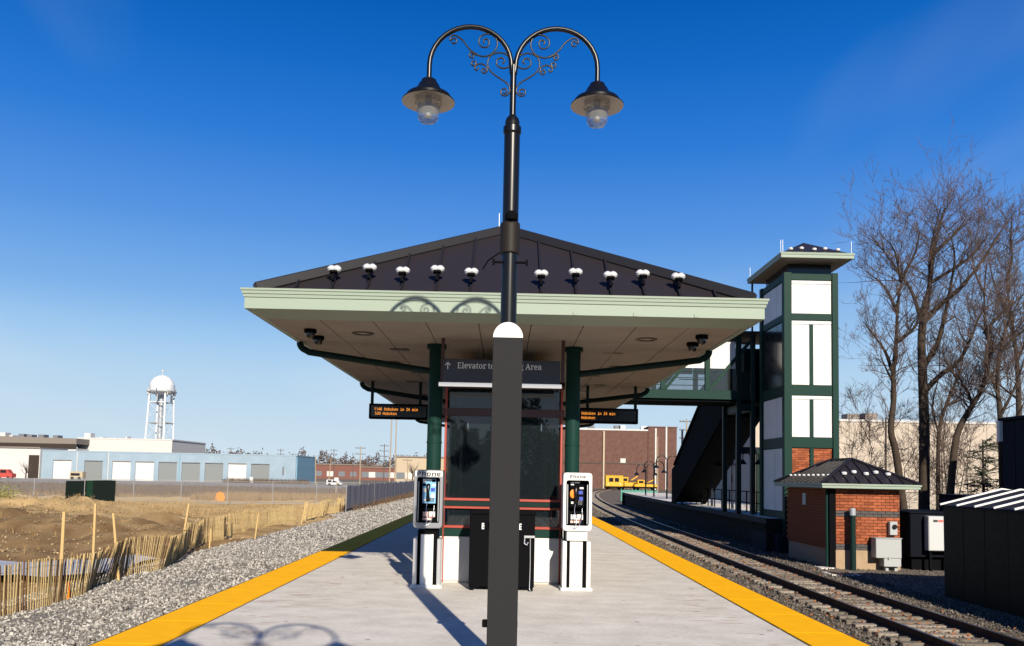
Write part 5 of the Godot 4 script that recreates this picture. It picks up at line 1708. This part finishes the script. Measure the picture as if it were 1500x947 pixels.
	for q in [[411, 658], [302, 657], [338, 656]]:
		pole_line("utility_pole", ["two-arm pole top rising behind the blue warehouse by its corner", "pole top behind the grey roller doors of the blue warehouse", "pole top above the white roller door of the blue warehouse"][[411, 302, 338].find(q[0])], q[0], 700, q[1], -310, 2, M.pole_dark)
	# white barrels on the lot
	var mk := P(492, 722, -120.0)
	var mp := thing("marker_post", "thin marker post with a white head in the scrub", "post", Vector3(mk.x, -1.74, -120.0))
	B2(mp, "post", Vector3(-0.06, 0, -0.06), Vector3(0.06, 2.1, 0.06), M.pole_wood)
	B2(mp, "head", Vector3(-0.3, 2.1, -0.1), Vector3(0.3, 2.6, 0.1), M.door_white, 0.03)

func van(nm: String, label: String, at: Vector3, m: Material, L: float, H: float) -> void:
	var v := thing(nm, label, "van", at, "far parked vans")
	var mb := MB.new()
	mb.extrude(PackedVector2Array([Vector2(-L / 2, 0.35), Vector2(L / 2, 0.35), Vector2(L / 2, H * 0.55), Vector2(L * 0.36, H * 0.6), Vector2(L * 0.22, H), Vector2(-L / 2 + 0.1, H), Vector2(-L / 2, H * 0.9)]), -0.9, 0.9)
	part(v, "body", mb, m)
	B2(v, "window", Vector3(-L * 0.1, H * 0.62, 0.902), Vector3(L * 0.2, H * 0.92, 0.92), M.window_dark)
	B2(v, "window", Vector3(-L * 0.42, H * 0.62, 0.902), Vector3(-L * 0.16, H * 0.92, 0.92), M.window_dark)
	for x in [-L * 0.3, L * 0.3]:
		for z in [-0.8, 0.8]:
			var wb := MB.new()
			wb.lathe([Vector2(0.0, -0.11), Vector2(0.35, -0.11), Vector2(0.35, 0.11), Vector2(0.0, 0.11)], 12, Vector3(x, 0.35, z), rot(90))
			part(v, "wheel", wb, M.rubber)

func water_tower() -> void:
	var z := -300.0
	var base := P(231, 690, z)
	var t := thing("water_tower", "white riveted water tower on four legs with a domed tank", "water tower", Vector3(base.x, -1.75, z))
	var s := -z / FOCAL
	var Y := func(py: float) -> float: return P(231, py, z).y + 1.75
	var ytop: float = Y.call(550.0)
	var mb := MB.new()
	var r := 4.3
	mb.lathe([Vector2(0, ytop), Vector2(r * 0.35, ytop - 0.25), Vector2(r * 0.68, ytop - 1.1), Vector2(r * 0.88, ytop - 2.3), Vector2(r, Y.call(564.0))], 32)
	part(t, "dome", mb, M.tank_white)
	mb = MB.new()
	mb.lathe([Vector2(r, Y.call(564.0)), Vector2(r, Y.call(573.0)), Vector2(r * 0.85, Y.call(577.0)), Vector2(r * 0.4, Y.call(579.0)), Vector2(0.0, Y.call(579.5))], 32)
	part(t, "tank_wall", mb, M.tank_white)
	mb = MB.new()
	mb.lathe([Vector2(r + 0.05, Y.call(575.5)), Vector2(r + 0.7, Y.call(575.5)), Vector2(r + 0.7, Y.call(574.5)), Vector2(r + 0.05, Y.call(574.5))], 32)
	part(t, "balcony", mb, M.tank_dark)
	for k in 24:
		var a := TAU * k / 24.0
		B(t, "antenna" if k % 3 == 0 else "baluster", Vector3(cos(a) * (r + 0.6), Y.call(575.0) + (0.0 if k % 3 == 0 else 0.6), sin(a) * (r + 0.6)), Vector3(0.35, 2.2, 0.2) if k % 3 == 0 else Vector3(0.08, 1.1, 0.08), M.tank_dark if k % 2 == 0 else M.pale_wall, 0.0, Basis(Vector3.UP, -a))
	mb = MB.new()
	mb.tube([Vector3(0, 0, 0), Vector3(0, Y.call(579.0), 0)], 0.75, 14)
	part(t, "riser_pipe", mb, M.grey_metal)
	for k in 4:
		var a := PI * 0.25 + PI * 0.5 * k + 0.12
		var d := Vector3(cos(a), 0, sin(a))
		mb = MB.new()
		mb.tube([d * (r + 1.0), d * (r * 0.96) + Vector3(0, Y.call(572.0), 0)], 0.34, 8)
		part(t, "leg", mb, M.tank_white)
		var a2 := a + PI * 0.5
		var d2 := Vector3(cos(a2), 0, sin(a2))
		for py in [590.0, 620.0, 645.0]:
			var f: float = 1.0 - Y.call(py) / Y.call(572.0)
			var rr := r * 0.96 + (r + 1.0 - r * 0.96) * f
			mb = MB.new()
			mb.tube([d * rr + Vector3(0, Y.call(py), 0), d2 * rr + Vector3(0, Y.call(py), 0)], 0.22, 6)
			part(t, "strut", mb, M.tank_white if py != 620.0 else M.steel_grey)
			if py < 645.0:
				var py2: float = py + 25.0
				var f2: float = 1.0 - Y.call(py2) / Y.call(572.0)
				var r2 := r * 0.96 + (r + 1.0 - r * 0.96) * f2
				mb = MB.new()
				mb.tube([d * rr + Vector3(0, Y.call(py), 0), d2 * r2 + Vector3(0, Y.call(py2), 0)], 0.05, 4)
				mb.tube([d2 * rr + Vector3(0, Y.call(py), 0), d * r2 + Vector3(0, Y.call(py2), 0)], 0.05, 4)
				part(t, "tie_rod", mb, M.tank_white)
	for k in 5:     # radio antennas below the tank
		var a := TAU * k / 5.0 + 0.3
		B(t, "antenna", Vector3(cos(a) * r * 0.92, Y.call(584.0), sin(a) * r * 0.92), Vector3(0.5, 2.6, 0.3), M.tank_dark if k % 2 == 0 else M.grey_metal)
	mb = MB.new()
	mb.tube([Vector3(0, ytop, 0), Vector3(0, ytop + 1.6, 0)], 0.12, 5)
	mb.box(Vector3(0, ytop + 1.7, 0), Vector3(0.8, 0.3, 0.3))
	part(t, "beacon", mb, M.pale_wall)

func small_tree(at: Vector3, h: float, label: String, sd: int) -> void:
	var t := thing("bare_tree", label, "tree", at, "far trees")
	var r := RandomNumberGenerator.new()
	r.seed = sd
	var mb := MB.new()
	mb.tube([Vector3.ZERO, Vector3(0.1, h * 0.5, 0)], [h * 0.03, h * 0.018], 6)
	part(t, "trunk", mb, M.bark)
	var tw := MB.new()
	for k in 14:
		grow(tw, Vector3(0.05, h * r.randf_range(0.2, 0.5), 0), Vector3(r.randfn(), r.randf_range(0.4, 1.6), r.randfn()).normalized(), h * 0.38, h * 0.012, 2, r, 3, 5)
	part(t, "crown", tw, M.twig)

# ---------------------------------------------------------------- far things on the right
func background_right() -> void:
	var z := -238.0
	var f := thing("brick_factory", "large windowless brown brick factory with pale drain pipes beyond the trains", "factory", Vector3(P(920, 700, z).x, -1.75, z - 20))
	var o := -f.position
	var x0 := P(780, 690, z).x
	var xm := P(949, 690, z).x
	var x1 := P(991, 690, z).x
	var y0 := P(900, 631, z).y
	var y1 := P(970, 627, z).y
	B2(f, "wall", Vector3(x0, -1.75, z) + o, Vector3(xm, y0, z - 40) + o, M.factory)
	B2(f, "parapet", Vector3(x0, y0 + 0.01, z + 0.15) + o, Vector3(xm, y0 + 0.45, z - 40) + o, M.pale_wall)
	B2(f, "tower_wall", Vector3(xm + 0.01, -1.75, z + 0.3) + o, Vector3(x1, y1, z - 40) + o, M.factory)
	B2(f, "cornice", Vector3(xm, y1 + 0.005, z + 0.45) + o, Vector3(x1 + 0.15, y1 + 0.3, z - 40) + o, M.factory)
	for q in [[884, 632, 712], [960, 628, 690], [975.5, 626, 705]]:
		var a := P(q[0], 690, z).x
		B2(f, "drain_pipe", Vector3(a - 0.22, -1.7, z + 0.55) + o, Vector3(a + 0.22, P(q[0], q[1], z).y, z + 0.31) + o, M.tan_paint if q[0] < 900 else M.pale_wall)
	B2(f, "wall_vent", P(909, 672, z + 0.1) + o, P(916.5, 679, z + 0.01) + o, M.pale_wall)
	B2(f, "string_course", Vector3(x0, P(900, 680, z).y, z + 0.12) + o, Vector3(xm, P(900, 680, z).y + 0.35, z + 0.01) + o, M.bronze)
	for q in [[866, 628], [904, 628], [911, 628], [943, 629]]:
		var p := P(q[0], q[1], z - 8)
		B2(f, "roof_unit", Vector3(p.x - 0.9, y0, z - 7) + o, Vector3(p.x + 0.9, p.y + 0.8, z - 9) + o, M.tank_dark if q[0] % 2 == 0 else M.alu)
	# yellow maintenance trains
	rail_car(P(899, 716, -215), "yellow track maintenance railcar with a windowed cab end", 4.6, 3.6, true)
	rail_car(P(921, 715, -222), "yellow maintenance railcar with a crane behind the windowed one", 5.2, 3.2, false)
	rail_car(P(945, 716, -218), "low yellow maintenance wagon behind the green fence", 6.0, 2.6, false)
	# green fence at the far platform end
	var fa := Vector3(P(910, 720, -110).x, -1.5, -110.0)
	var gf := thing("green_fence", "green mesh fence at the end of the far platform", "fence", fa)
	for k in 10:
		B2(gf, "post", Vector3(k * 0.48 - 0.04, 0, -0.04), Vector3(k * 0.48 + 0.04, 1.75, 0.04), M.fence_green)
		B2(gf, "panel", Vector3(k * 0.48 + 0.045, 0.15, -0.01), Vector3(k * 0.48 + 0.43, 1.55, 0.01), M.fence_green)
	# hook lamps along the far platform
	for q in [[946, 722, 681, "the shortest hook, farthest along the far platform"], [958, 724, 676, "middle of the row on the far platform"], [977, 727, 668, "nearest the black stairway"]]:
		var b := G(q[0], q[1] + 4, 0.0)
		b.z = clampf(b.z, -95.0, -60.0)
		b = P(q[0], 720, b.z)
		var lp := thing("hook_lamp", "black double hook platform lamp, " + q[3], "lamp post", Vector3(b.x, 0.0, b.z), "hook lamps on the far platform")
		var h: float = P(q[0], q[2], b.z).y
		var mb := MB.new()
		mb.tube([Vector3(0, 0, 0), Vector3(0, h - 0.5, 0)], 0.07, 8)
		part(lp, "pole", mb, M.black_paint)
		for sd in [-1.0, 1.0]:
			var pts := []
			for k in 11:
				var a := PI * k / 10.0
				pts.push_back(Vector3(sd * (0.45 - 0.45 * cos(a)), h - 0.5 + 0.5 * sin(a), 0))
			pts.push_back(Vector3(sd * 0.9, h - 0.75, 0))
			mb = MB.new()
			mb.tube(pts, 0.045, 6)
			part(lp, "arm", mb, M.black_paint)
			mb = MB.new()
			mb.lathe([Vector2(0.26, h - 1.05), Vector2(0.2, h - 0.93), Vector2(0.08, h - 0.8), Vector2(0.0, h - 0.72)], 12, Vector3(sd * 0.9, 0, 0))
			part(lp, "lamp_head", mb, M.black_paint)
	for q in [[1063, 668, -50.0, "single black lamp head pair under the stairway"], [1100, 664, -44.0, "cluster of black lamp heads beside the tower"]]:
		var c := P(q[0], q[1], q[2])
		var lp := thing("hanging_lamp", q[3], "lamp", Vector3(c.x, 0.0, c.z))
		var mb := MB.new()
		mb.tube([Vector3(0, 0, 0), Vector3(0, c.y, 0)], 0.05, 8)
		part(lp, "pole", mb, M.black_paint)
		for sd in [-1.0, 1.0]:
			mb = MB.new()
			mb.tube([Vector3(0, c.y - 0.2, 0), Vector3(sd * 0.2, c.y + 0.1, 0), Vector3(sd * 0.42, c.y - 0.1, 0), Vector3(sd * 0.42, c.y - 0.3, 0)], 0.03, 6)
			part(lp, "arm", mb, M.black_paint)
			mb = MB.new()
			mb.lathe([Vector2(0.22, c.y - 0.6), Vector2(0.17, c.y - 0.5), Vector2(0.07, c.y - 0.38), Vector2(0.0, c.y - 0.3)], 14, Vector3(sd * 0.42, 0, 0))
			part(lp, "lamp_head", mb, M.black_paint)
	pole_line("utility_pole", "three-arm utility pole beside the brick factory", 1004, 700, 614, -150, 3, M.pole_wood, 2.0)
	pole_line("utility_pole", "pale mast with a lamp in front of the brick factory", 963.5, 712, 640, -200, 0, M.pole_wood)
	pole_line("utility_pole", "dark pole standing before the pale building", 1298, 740, 612, -95, 0, M.pole_dark)
	# pale long building behind the trees
	var z2 := -105.0
	var pb := thing("pale_building", "long pale windowless building behind the bare trees", "building", Vector3(55, -1.75, z2 - 10))
	o = -pb.position
	var a0 := P(1030, 690, z2).x
	var a1 := P(1620, 690, z2).x
	var ty := P(1240, 618, z2).y
	B2(pb, "wall", Vector3(a0 + 6, -1.75, z2 - 0.1) + o, Vector3(a1, ty, z2 - 30) + o, M.beige_wall)
	var n := 18
	for k in n:
		var u := lerpf(a0 + 6, a1, k / float(n))
		var v := lerpf(a0 + 6, a1, (k + 1) / float(n))
		B2(pb, "wall_panel", Vector3(u + 0.02, -1.7, z2 + rng.randf_range(0.0, 0.02)) + o, Vector3(v - 0.02, ty - 0.05, z2 - 0.095) + o, M.beige_wall, 0.01)
	B2(pb, "roof_edge", Vector3(a0 + 5.8, ty + 0.005, z2 + 0.12) + o, Vector3(a1, ty + 0.3, z2 - 30) + o, M.pale_wall)
	for q in [[1246, 614, 8], [1272, 613, 4]]:
		var p := P(q[0], q[1], z2 - 6)
		B2(pb, "roof_unit", Vector3(p.x - 0.8, ty + 0.3, z2 - 5) + o, Vector3(p.x + 0.8, p.y + 0.6, z2 - 7) + o, M.grey_roof)
	# chain-link and scrub before it
	chain_link("chain_link_fence", "dark boundary fence behind the generator and the bare trees", Vector3(16.0, -1.5, -52.0), Vector3(48.0, -1.5, -50.0), 2.6, 10, false)
	weeds("brush", "dark tangled brush below the bare trees", 2400, func(): return Vector3(rng.randf_range(15.0, 42.0), -1.5, rng.randf_range(-53.0, -40.0)), 1.9, M.weed_dark)

func rail_car(at: Vector3, label: String, L: float, H: float, cab: bool) -> void:
	at.y = -1.5
	var c := thing("maintenance_railcar", label, "railcar", at, "yellow maintenance trains")
	B2(c, "chassis", Vector3(-L / 2, 0.55, -1.2), Vector3(L / 2, 0.9, 1.2), M.black_matt)
	B2(c, "body", Vector3(-L / 2 + 0.1, 0.904, -1.2), Vector3(L / 2 - 0.1, H * (1.0 if cab else 0.62), 1.25), M.yellow_paint, 0.08)
	if cab:
		for x in [-1.35, 0.1]:
			B2(c, "window", Vector3(x, H * 0.58, 1.252), Vector3(x + 1.1, H * 0.86, 1.28), M.window_dark)
		for x in [-1.6, 1.5]:
			B2(c, "headlight", Vector3(x - 0.12, H * 0.4, 1.252), Vector3(x + 0.12, H * 0.46, 1.3), M.white_paint)
		B2(c, "roof", Vector3(-L / 2, H + 0.004, -1.3), Vector3(L / 2, H + 0.15, 1.35), M.yellow_paint, 0.03)
	else:
		B2(c, "cab", Vector3(-L * 0.35, H * 0.624, -1.1), Vector3(-L * 0.05, H * 1.05, 1.1), M.yellow_paint, 0.05)
		B2(c, "window", Vector3(-L * 0.30, H * 0.72, 1.102), Vector3(-L * 0.10, H * 0.95, 1.12), M.window_dark)
		B2(c, "machinery", Vector3(0.0, H * 0.624, -0.9), Vector3(L * 0.4, H * 0.8, 0.9), M.bronze, 0.03)
		var mb := MB.new()
		mb.bar(Vector3(0.2, H * 0.7, 0), Vector3(L * 0.45, H * 1.15, 0), 0.25, 0.25)
		part(c, "boom", mb, M.yellow_paint)
	for x in [-L * 0.32, L * 0.32]:
		for z in [-0.75, 0.75]:
			var wb := MB.new()
			wb.lathe([Vector2(0.0, -0.08), Vector2(0.42, -0.08), Vector2(0.42, 0.08), Vector2(0.0, 0.08)], 12, Vector3(x, 0.45, z), rot(90))
			part(c, "wheel", wb, M.black_matt)

# ---------------------------------------------------------------- trees
func grow(mb: MB, p: Vector3, d: Vector3, L: float, r: float, depth: int, g: RandomNumberGenerator, kids: int, sides := 3) -> void:
	var seg := 4
	var pts := [p]
	var rad := [r]
	var dir := d
	for k in seg:
		dir = (dir + Vector3(g.randfn(), g.randfn() + 0.25, g.randfn()) * 0.18).normalized()
		pts.push_back(pts[-1] + dir * L / seg)
		rad.push_back(maxf(r * (1.0 - 0.7 * (k + 1) / seg), 0.005))
	mb.tube(pts, rad, sides, false)
	if depth <= 0: return
	for k in kids:
		var f := g.randf_range(0.22, 1.0)
		var i := mini(int(f * seg), seg - 1)
		var q: Vector3 = pts[i].lerp(pts[i + 1], f * seg - i)
		var side := Vector3(g.randfn(), g.randfn(), g.randfn()).normalized()
		var nd := (dir * 0.75 + side * 0.62 + Vector3(0, 0.22, 0)).normalized()
		grow(mb, q, nd, L * g.randf_range(0.42, 0.68), maxf(r * (1.0 - 0.7 * f) * 0.62, 0.0085), depth - 1, g, kids, 3)

func trees() -> void:
	var Z7 := func(x: float, y: float, z: float) -> Vector3: return P(1230.0 + x / 2.255, 220.0 + y / 2.255, z)
	var specs := [
		{"label": "tall bare tree with the thickest trunk, forking high behind the generator", "z": -46.0, "seed": 3, "r": 0.31, "twl": 2.3,
			"trunk": [[277, 1150], [280, 947], [272, 760], [272, 620], [280, 520], [296, 460], [312, 340], [335, 250], [350, 190]],
			"limbs": [[[285, 555], [340, 505], [400, 455], [470, 370], [530, 275], [585, 200]], [[280, 720], [318, 640], [335, 560], [345, 470], [352, 370], [345, 300]], [[288, 790], [345, 740], [405, 695], [445, 620], [490, 535], [560, 470]], [[268, 560], [245, 470], [205, 385], [165, 310], [130, 260]], [[300, 440], [285, 340], [290, 230]], [[312, 340], [390, 270], [430, 210]], [[300, 440], [400, 370], [440, 300]]]},
		{"label": "slimmer bare tree with a kinked trunk beside the brick hut", "z": -44.0, "seed": 5, "r": 0.21, "twl": 1.7,
			"trunk": [[225, 1180], [190, 1010], [170, 930], [182, 820], [178, 740], [186, 640], [192, 520], [205, 430], [208, 380]],
			"limbs": [[[172, 730], [145, 670], [110, 620], [70, 570]], [[186, 640], [230, 590], [240, 500]], [[192, 540], [160, 450], [120, 400]], [[180, 760], [130, 725], [90, 690]], [[205, 430], [235, 350], [230, 290]], [[205, 440], [170, 340], [120, 300]]]},
		{"label": "bare tree leaning outward behind the black shed", "z": -43.0, "seed": 8, "r": 0.20, "twl": 1.9,
			"trunk": [[350, 1180], [375, 1010], [400, 920], [440, 840], [475, 780], [495, 660], [480, 600], [478, 470], [482, 380]],
			"limbs": [[[480, 605], [530, 550], [600, 490], [660, 440]], [[440, 840], [410, 790], [370, 740]], [[495, 680], [540, 640], [600, 600]], [[475, 780], [540, 720], [600, 700]], [[478, 480], [440, 400], [430, 300]]]},
		{"label": "crooked bare tree beside the tall dark building", "z": -48.0, "seed": 12, "r": 0.19, "twl": 1.9,
			"trunk": [[590, 1180], [588, 880], [586, 700], [570, 560], [556, 440], [570, 340]],
			"limbs": [[[586, 700], [620, 600], [660, 500]], [[570, 560], [520, 450], [500, 340]], [[556, 430], [600, 350], [630, 290]], [[588, 820], [530, 760], [500, 690]], [[565, 330], [545, 230]]]},
	]
	specs.append({"label": "many-stemmed bare tree at the corner of the tall dark building", "z": -41.0, "seed": 21, "r": 0.15, "twl": 1.9,
			"trunk": [[540, 1180], [530, 900], [520, 780], [535, 660], [560, 560], [600, 480]],
			"limbs": [[[528, 880], [560, 780], [590, 650], [640, 560]], [[522, 800], [490, 700], [500, 600], [520, 500]], [[535, 660], [600, 600], [660, 580]], [[530, 940], [580, 860], [620, 740]]]})
	specs.append({"label": "low forking bare tree between the leaning tree and the thick trunk", "z": -50.0, "seed": 25, "r": 0.14, "twl": 1.6,
			"trunk": [[330, 1180], [330, 960], [350, 850], [390, 760], [410, 680], [405, 600]],
			"limbs": [[[332, 940], [300, 850], [320, 740], [315, 640]], [[350, 850], [420, 800], [470, 720]], [[390, 760], [360, 680], [375, 600]]]})
	for s in specs:
		var g := RandomNumberGenerator.new()
		g.seed = s.seed
		var b: Vector3 = Z7.call(s.trunk[0][0], s.trunk[0][1], s.z)
		b.y = -1.5
		var t := thing("bare_tree", s.label, "tree", b, "tall bare trees behind the generator")
		var mb := MB.new()
		var tw := MB.new()
		var lines := [[s.trunk, s.r, 0.0]]
		var li := 0
		for l in s.limbs:
			lines.push_back([l, s.r * (0.52 if li < 3 else 0.38), g.randf_range(-1.0, 1.0)])
			li += 1
		for q in lines:
			var pts := []
			var n: int = q[0].size()
			for k in n:
				var v: Vector3 = Z7.call(q[0][k][0], q[0][k][1], s.z)
				v.z += q[2] * 2.6 * k / n + g.randfn() * 0.08
				pts.push_back(v - b)
			if q[2] == 0.0: pts[0].y = minf(pts[0].y, -0.05)
			var sp := spline(pts, 4)
			var rad := []
			for k in sp.size(): rad.push_back(maxf(q[1] * (1.0 - 0.88 * k / (sp.size() - 1.0)), 0.018))
			mb.tube(sp, rad, 9)
			# side branches and twigs
			var start := 0.26 if q[2] == 0.0 else 0.10
			var num := 32 if q[2] == 0.0 else 16
			for k in num:
				var f := g.randf_range(start, 1.0)
				var i := mini(int(f * (sp.size() - 1)), sp.size() - 2)
				var dir: Vector3 = (sp[i + 1] - sp[i]).normalized()
				var side := Vector3(g.randfn(), g.randfn() * 0.6, g.randfn()).normalized()
				var nd := (dir * 0.55 + side * 0.75 + Vector3(0, 0.3, 0)).normalized()
				grow(tw, sp[i], nd, s.twl * g.randf_range(0.55, 1.35), minf(rad[i] * 0.5, 0.036), 3, g, 3)
		part(t, "trunk", mb, M.bark)
		part(t, "crown", tw, M.twig)
	# thin dead evergreen
	var eb := P(1442, 745, -45.0)
	eb.y = -1.5
	var et := thing("evergreen_tree", "thin dark evergreen with level branches before the pale building", "tree", eb)
	var mb := MB.new()
	mb.tube([Vector3.ZERO, Vector3(0, 5.6, 0)], [0.13, 0.03], 7)
	part(et, "trunk", mb, M.bark)
	mb = MB.new()
	for k in 150:
		var y := rng.randf_range(0.6, 5.5)
		var a := rng.randf() * TAU
		var L := (2.0 + (6.0 - y) * 0.16) * rng.randf_range(0.25, 0.8)
		var d := Vector3(cos(a), rng.randfn() * 0.28, sin(a))
		mb.tube([Vector3(0, y, 0), Vector3(0, y, 0) + d * L], [0.02, 0.006], 4, false)
		for j in 14:
			var p := Vector3(0, y, 0) + d * L * rng.randf_range(0.2, 1.0)
			var e := Vector3(rng.randfn(), rng.randfn() * 0.4 - 0.15, rng.randfn()).normalized() * 0.2
			var w := e.cross(Vector3(rng.randfn(), rng.randfn(), rng.randfn())).normalized() * 0.03
			mb.tri(p - w, p + w, p + e, Vector3.UP)
	part(et, "crown", mb, M.evergreen)
	# slim saplings and thicket stems before the pale building
	for i in 7:
		var px: float = [1255, 1275, 1325, 1385, 1405, 1425, 1378][i]
		var q := P(px, 745, -52.0 + (i % 3) * 2.0)
		var st := thing("sapling", ["branching sapling behind the hut roof ridge", "leaning sapling by the dark pole", "thin sapling between the two bare trunks", "sapling at the leaning tree's foot", "second sapling at the leaning tree's foot", "sapling beside the dark evergreen", "sapling close behind the thickest trunk"][i], "tree", Vector3(q.x, -1.5, q.z), "saplings behind the hut")
		var g := RandomNumberGenerator.new()
		g.seed = 40 + i
		var hh := 5.5 + 2.5 * g.randf()
		mb = MB.new()
		mb.tube([Vector3.ZERO, Vector3(g.randfn() * 0.2, hh * 0.35, 0), Vector3(g.randfn() * 0.4, hh * 0.7, 0), Vector3(g.randfn() * 0.6, hh, 0)], [0.045, 0.034, 0.02, 0.006], 6)
		part(st, "trunk", mb, M.bark)
		mb = MB.new()
		for k in 16:
			grow(mb, Vector3(0, hh * g.randf_range(0.2, 0.95), 0), Vector3(g.randfn(), g.randf_range(0.2, 1.2), g.randfn()).normalized(), 2.1, 0.018, 3, g, 4)
		part(st, "crown", mb, M.twig)

# ---------------------------------------------------------------- stones
func stone_mesh(sd: int) -> ArrayMesh:
	var g := RandomNumberGenerator.new()
	g.seed = sd
	var v := []
	for p in [Vector3(1, 0, 0), Vector3(-1, 0, 0), Vector3(0, 0.7, 0), Vector3(0, -0.7, 0), Vector3(0, 0, 1), Vector3(0, 0, -1)]:
		v.push_back(p * g.randf_range(0.7, 1.15) + Vector3(g.randfn(), g.randfn(), g.randfn()) * 0.18)
	var mb := MB.new()
	for f in [[0, 2, 4], [0, 2, 5], [1, 2, 4], [1, 2, 5], [0, 3, 4], [0, 3, 5], [1, 3, 4], [1, 3, 5]]:
		mb.tri(v[f[0]], v[f[1]], v[f[2]], v[f[0]] + v[f[1]] + v[f[2]])
	return mb.mesh(M.stone)

func stones(nm: String, label: String, list: Array, c0: Color, c1: Color) -> void:
	var root := Node3D.new()
	root.name = numbered(nm)
	add_child(root)
	root.set_meta("label", label); root.set_meta("category", "gravel"); root.set_meta("kind", "stuff")
	var kinds := 3
	for k in kinds:
		var mm := MultiMesh.new()
		mm.transform_format = MultiMesh.TRANSFORM_3D
		mm.use_colors = true
		mm.mesh = stone_mesh(70 + k)
		var mine := []
		for i in range(k, list.size(), kinds): mine.push_back(list[i])
		mm.instance_count = mine.size()
		for i in mine.size():
			var q: Array = mine[i]
			var b := rot(rng.randf() * 360, rng.randf() * 360, rng.randf() * 360) * Basis.from_scale(Vector3.ONE * q[1])
			mm.set_instance_transform(i, Transform3D(b, q[0]))
			var t := rng.randf()
			mm.set_instance_color(i, c0.lerp(c1, t * t * 0.6 + t * 0.4))
		var mi := MultiMeshInstance3D.new()
		mi.multimesh = mm
		mi.name = "stones"
		mi.set_meta("kind", "stuff")
		root.add_child(mi, true)

func gravel() -> void:
	var l := []
	for band in [[-9.0, -22.0, 260.0, 0.036], [-22.0, -38.0, 150.0, 0.042], [-38.0, -70.0, 60.0, 0.055], [-70.0, -120.0, 22.0, 0.075]]:
		var n := int(band[2] * (band[0] - band[1]) * 7.6)
		for i in n:
			var z := rng.randf_range(band[1], band[0])
			var x := rng.randf_range(-11.5 if z > -60 else -12.6, -3.9)
			var h := -1.465 + 0.06 * fn.get_noise_2d(x * 30.0, z * 30.0) + rng.randf_range(-0.01, 0.03)
			l.push_back([Vector3(x, h, z), band[3] * rng.randf_range(0.55, 1.35)])
	stones("gravel", "pale grey crushed stone between the platform and the picket fence", l, Color(0.10, 0.09, 0.078), Color(0.46, 0.44, 0.405))
	l = []
	for band in [[-8.0, -24.0, 190.0, 0.034], [-24.0, -45.0, 110.0, 0.042], [-45.0, -90.0, 40.0, 0.055]]:
		var n := int(band[2] * (band[0] - band[1]) * 8.0)
		for i in n:
			var z := rng.randf_range(band[1], band[0])
			var x := rng.randf_range(3.75, 11.9)
			var dx := absf(x - track_x(z))
			if dx > 0.66 and dx < 0.86: continue
			l.push_back([Vector3(x, -1.455 + rng.randf_range(-0.012, 0.03) + (0.03 if dx < 1.3 and rng.randf() < 0.5 else 0.0), z), band[3] * rng.randf_range(0.5, 1.3)])
	for i in 7000:
		l.push_back([Vector3(rng.randf_range(11.3, 15.5), -1.47 + rng.randf_range(-0.012, 0.02), rng.randf_range(-31.0, -18.0)), 0.034 * rng.randf_range(0.4, 1.2)])
	stones("track_ballast", "dark grey brown ballast stones around the railway sleepers", l, Color(0.032, 0.026, 0.021), Color(0.175, 0.15, 0.125))
	l = []
	for i in 9000:
		var z := -18.0 - 55.0 * pow(rng.randf(), 1.3)
		var x := -11.8 - rng.randf() * (8.0 - z * 0.5)
		l.push_back([Vector3(x, field_h(x, z) + 0.02, z), rng.randf_range(0.015, 0.05) * (0.6 + rng.randf())])
	stones("dirt_clods", "clods and stones scattered over the brown dirt field", l, Color(0.12, 0.08, 0.04), Color(0.40, 0.30, 0.18))
	# fallen leaves caught along the rails
	var lv := MB.new()
	for i in 2600:
		var z := rng.randf_range(-60.0, -12.0)
		var x := track_x(z) + rng.randfn() * 0.75
		var p := Vector3(x, -1.40 + rng.randf_range(0.0, 0.05), z)
		var d := Vector3(rng.randfn(), rng.randfn() * 0.5, rng.randfn()).normalized() * rng.randf_range(0.03, 0.06)
		var e := d.cross(Vector3(rng.randfn(), 1.0, rng.randfn())).normalized() * 0.028
		lv.quad(p - d, p + e, p + d, p - e, Vector3.UP)
	var lo := one("fallen_leaves", "dry orange brown leaves caught along the rails", "leaves", lv, M.leaf)
	lo.set_meta("kind", "stuff")
	# wood and sheds behind the photographer, which the shelter glass mirrors
	var wd := MB.new()
	for i in 60000:
		var x := rng.randf_range(-26.0, 26.0)
		var hh := 8.0 + 6.0 * fn.get_noise_1d(x * 12.0) + 4.0 * fn.get_noise_1d(x * 40.0 + 70.0)
		var p := Vector3(x, -1.7 + rng.randf() * maxf(hh, 2.0), rng.randf_range(52.0, 62.0))
		var d := Vector3(rng.randfn(), rng.randfn(), rng.randfn()).normalized() * rng.randf_range(0.2, 0.5)
		var e := d.cross(Vector3(rng.randfn(), rng.randfn(), rng.randfn())).normalized() * 0.16
		wd.tri(p, p + d + e, p + d - e, Vector3.FORWARD)
	var wo := one("wood", "dark wood beyond the platform end, mirrored in the shelter glass", "wood", wd, M.evergreen)
	wo.set_meta("kind", "stuff")
	var sb := thing("white_shed", "pale flat-roofed shed mirrored in the shelter glass", "shed", Vector3(-9.0, -1.7, 46.0))
	B2(sb, "wall", Vector3(-3.5, 0, -2), Vector3(3.5, 5.2, 2), M.pale_wall, 0.03)
	B2(sb, "roof", Vector3(-3.7, 5.204, -2.2), Vector3(3.7, 5.4, 2.2), M.grey_roof, 0.03)
	B2(sb, "door", Vector3(-1.0, 0.05, -2.03), Vector3(0.2, 2.3, -2.002), M.tank_dark)
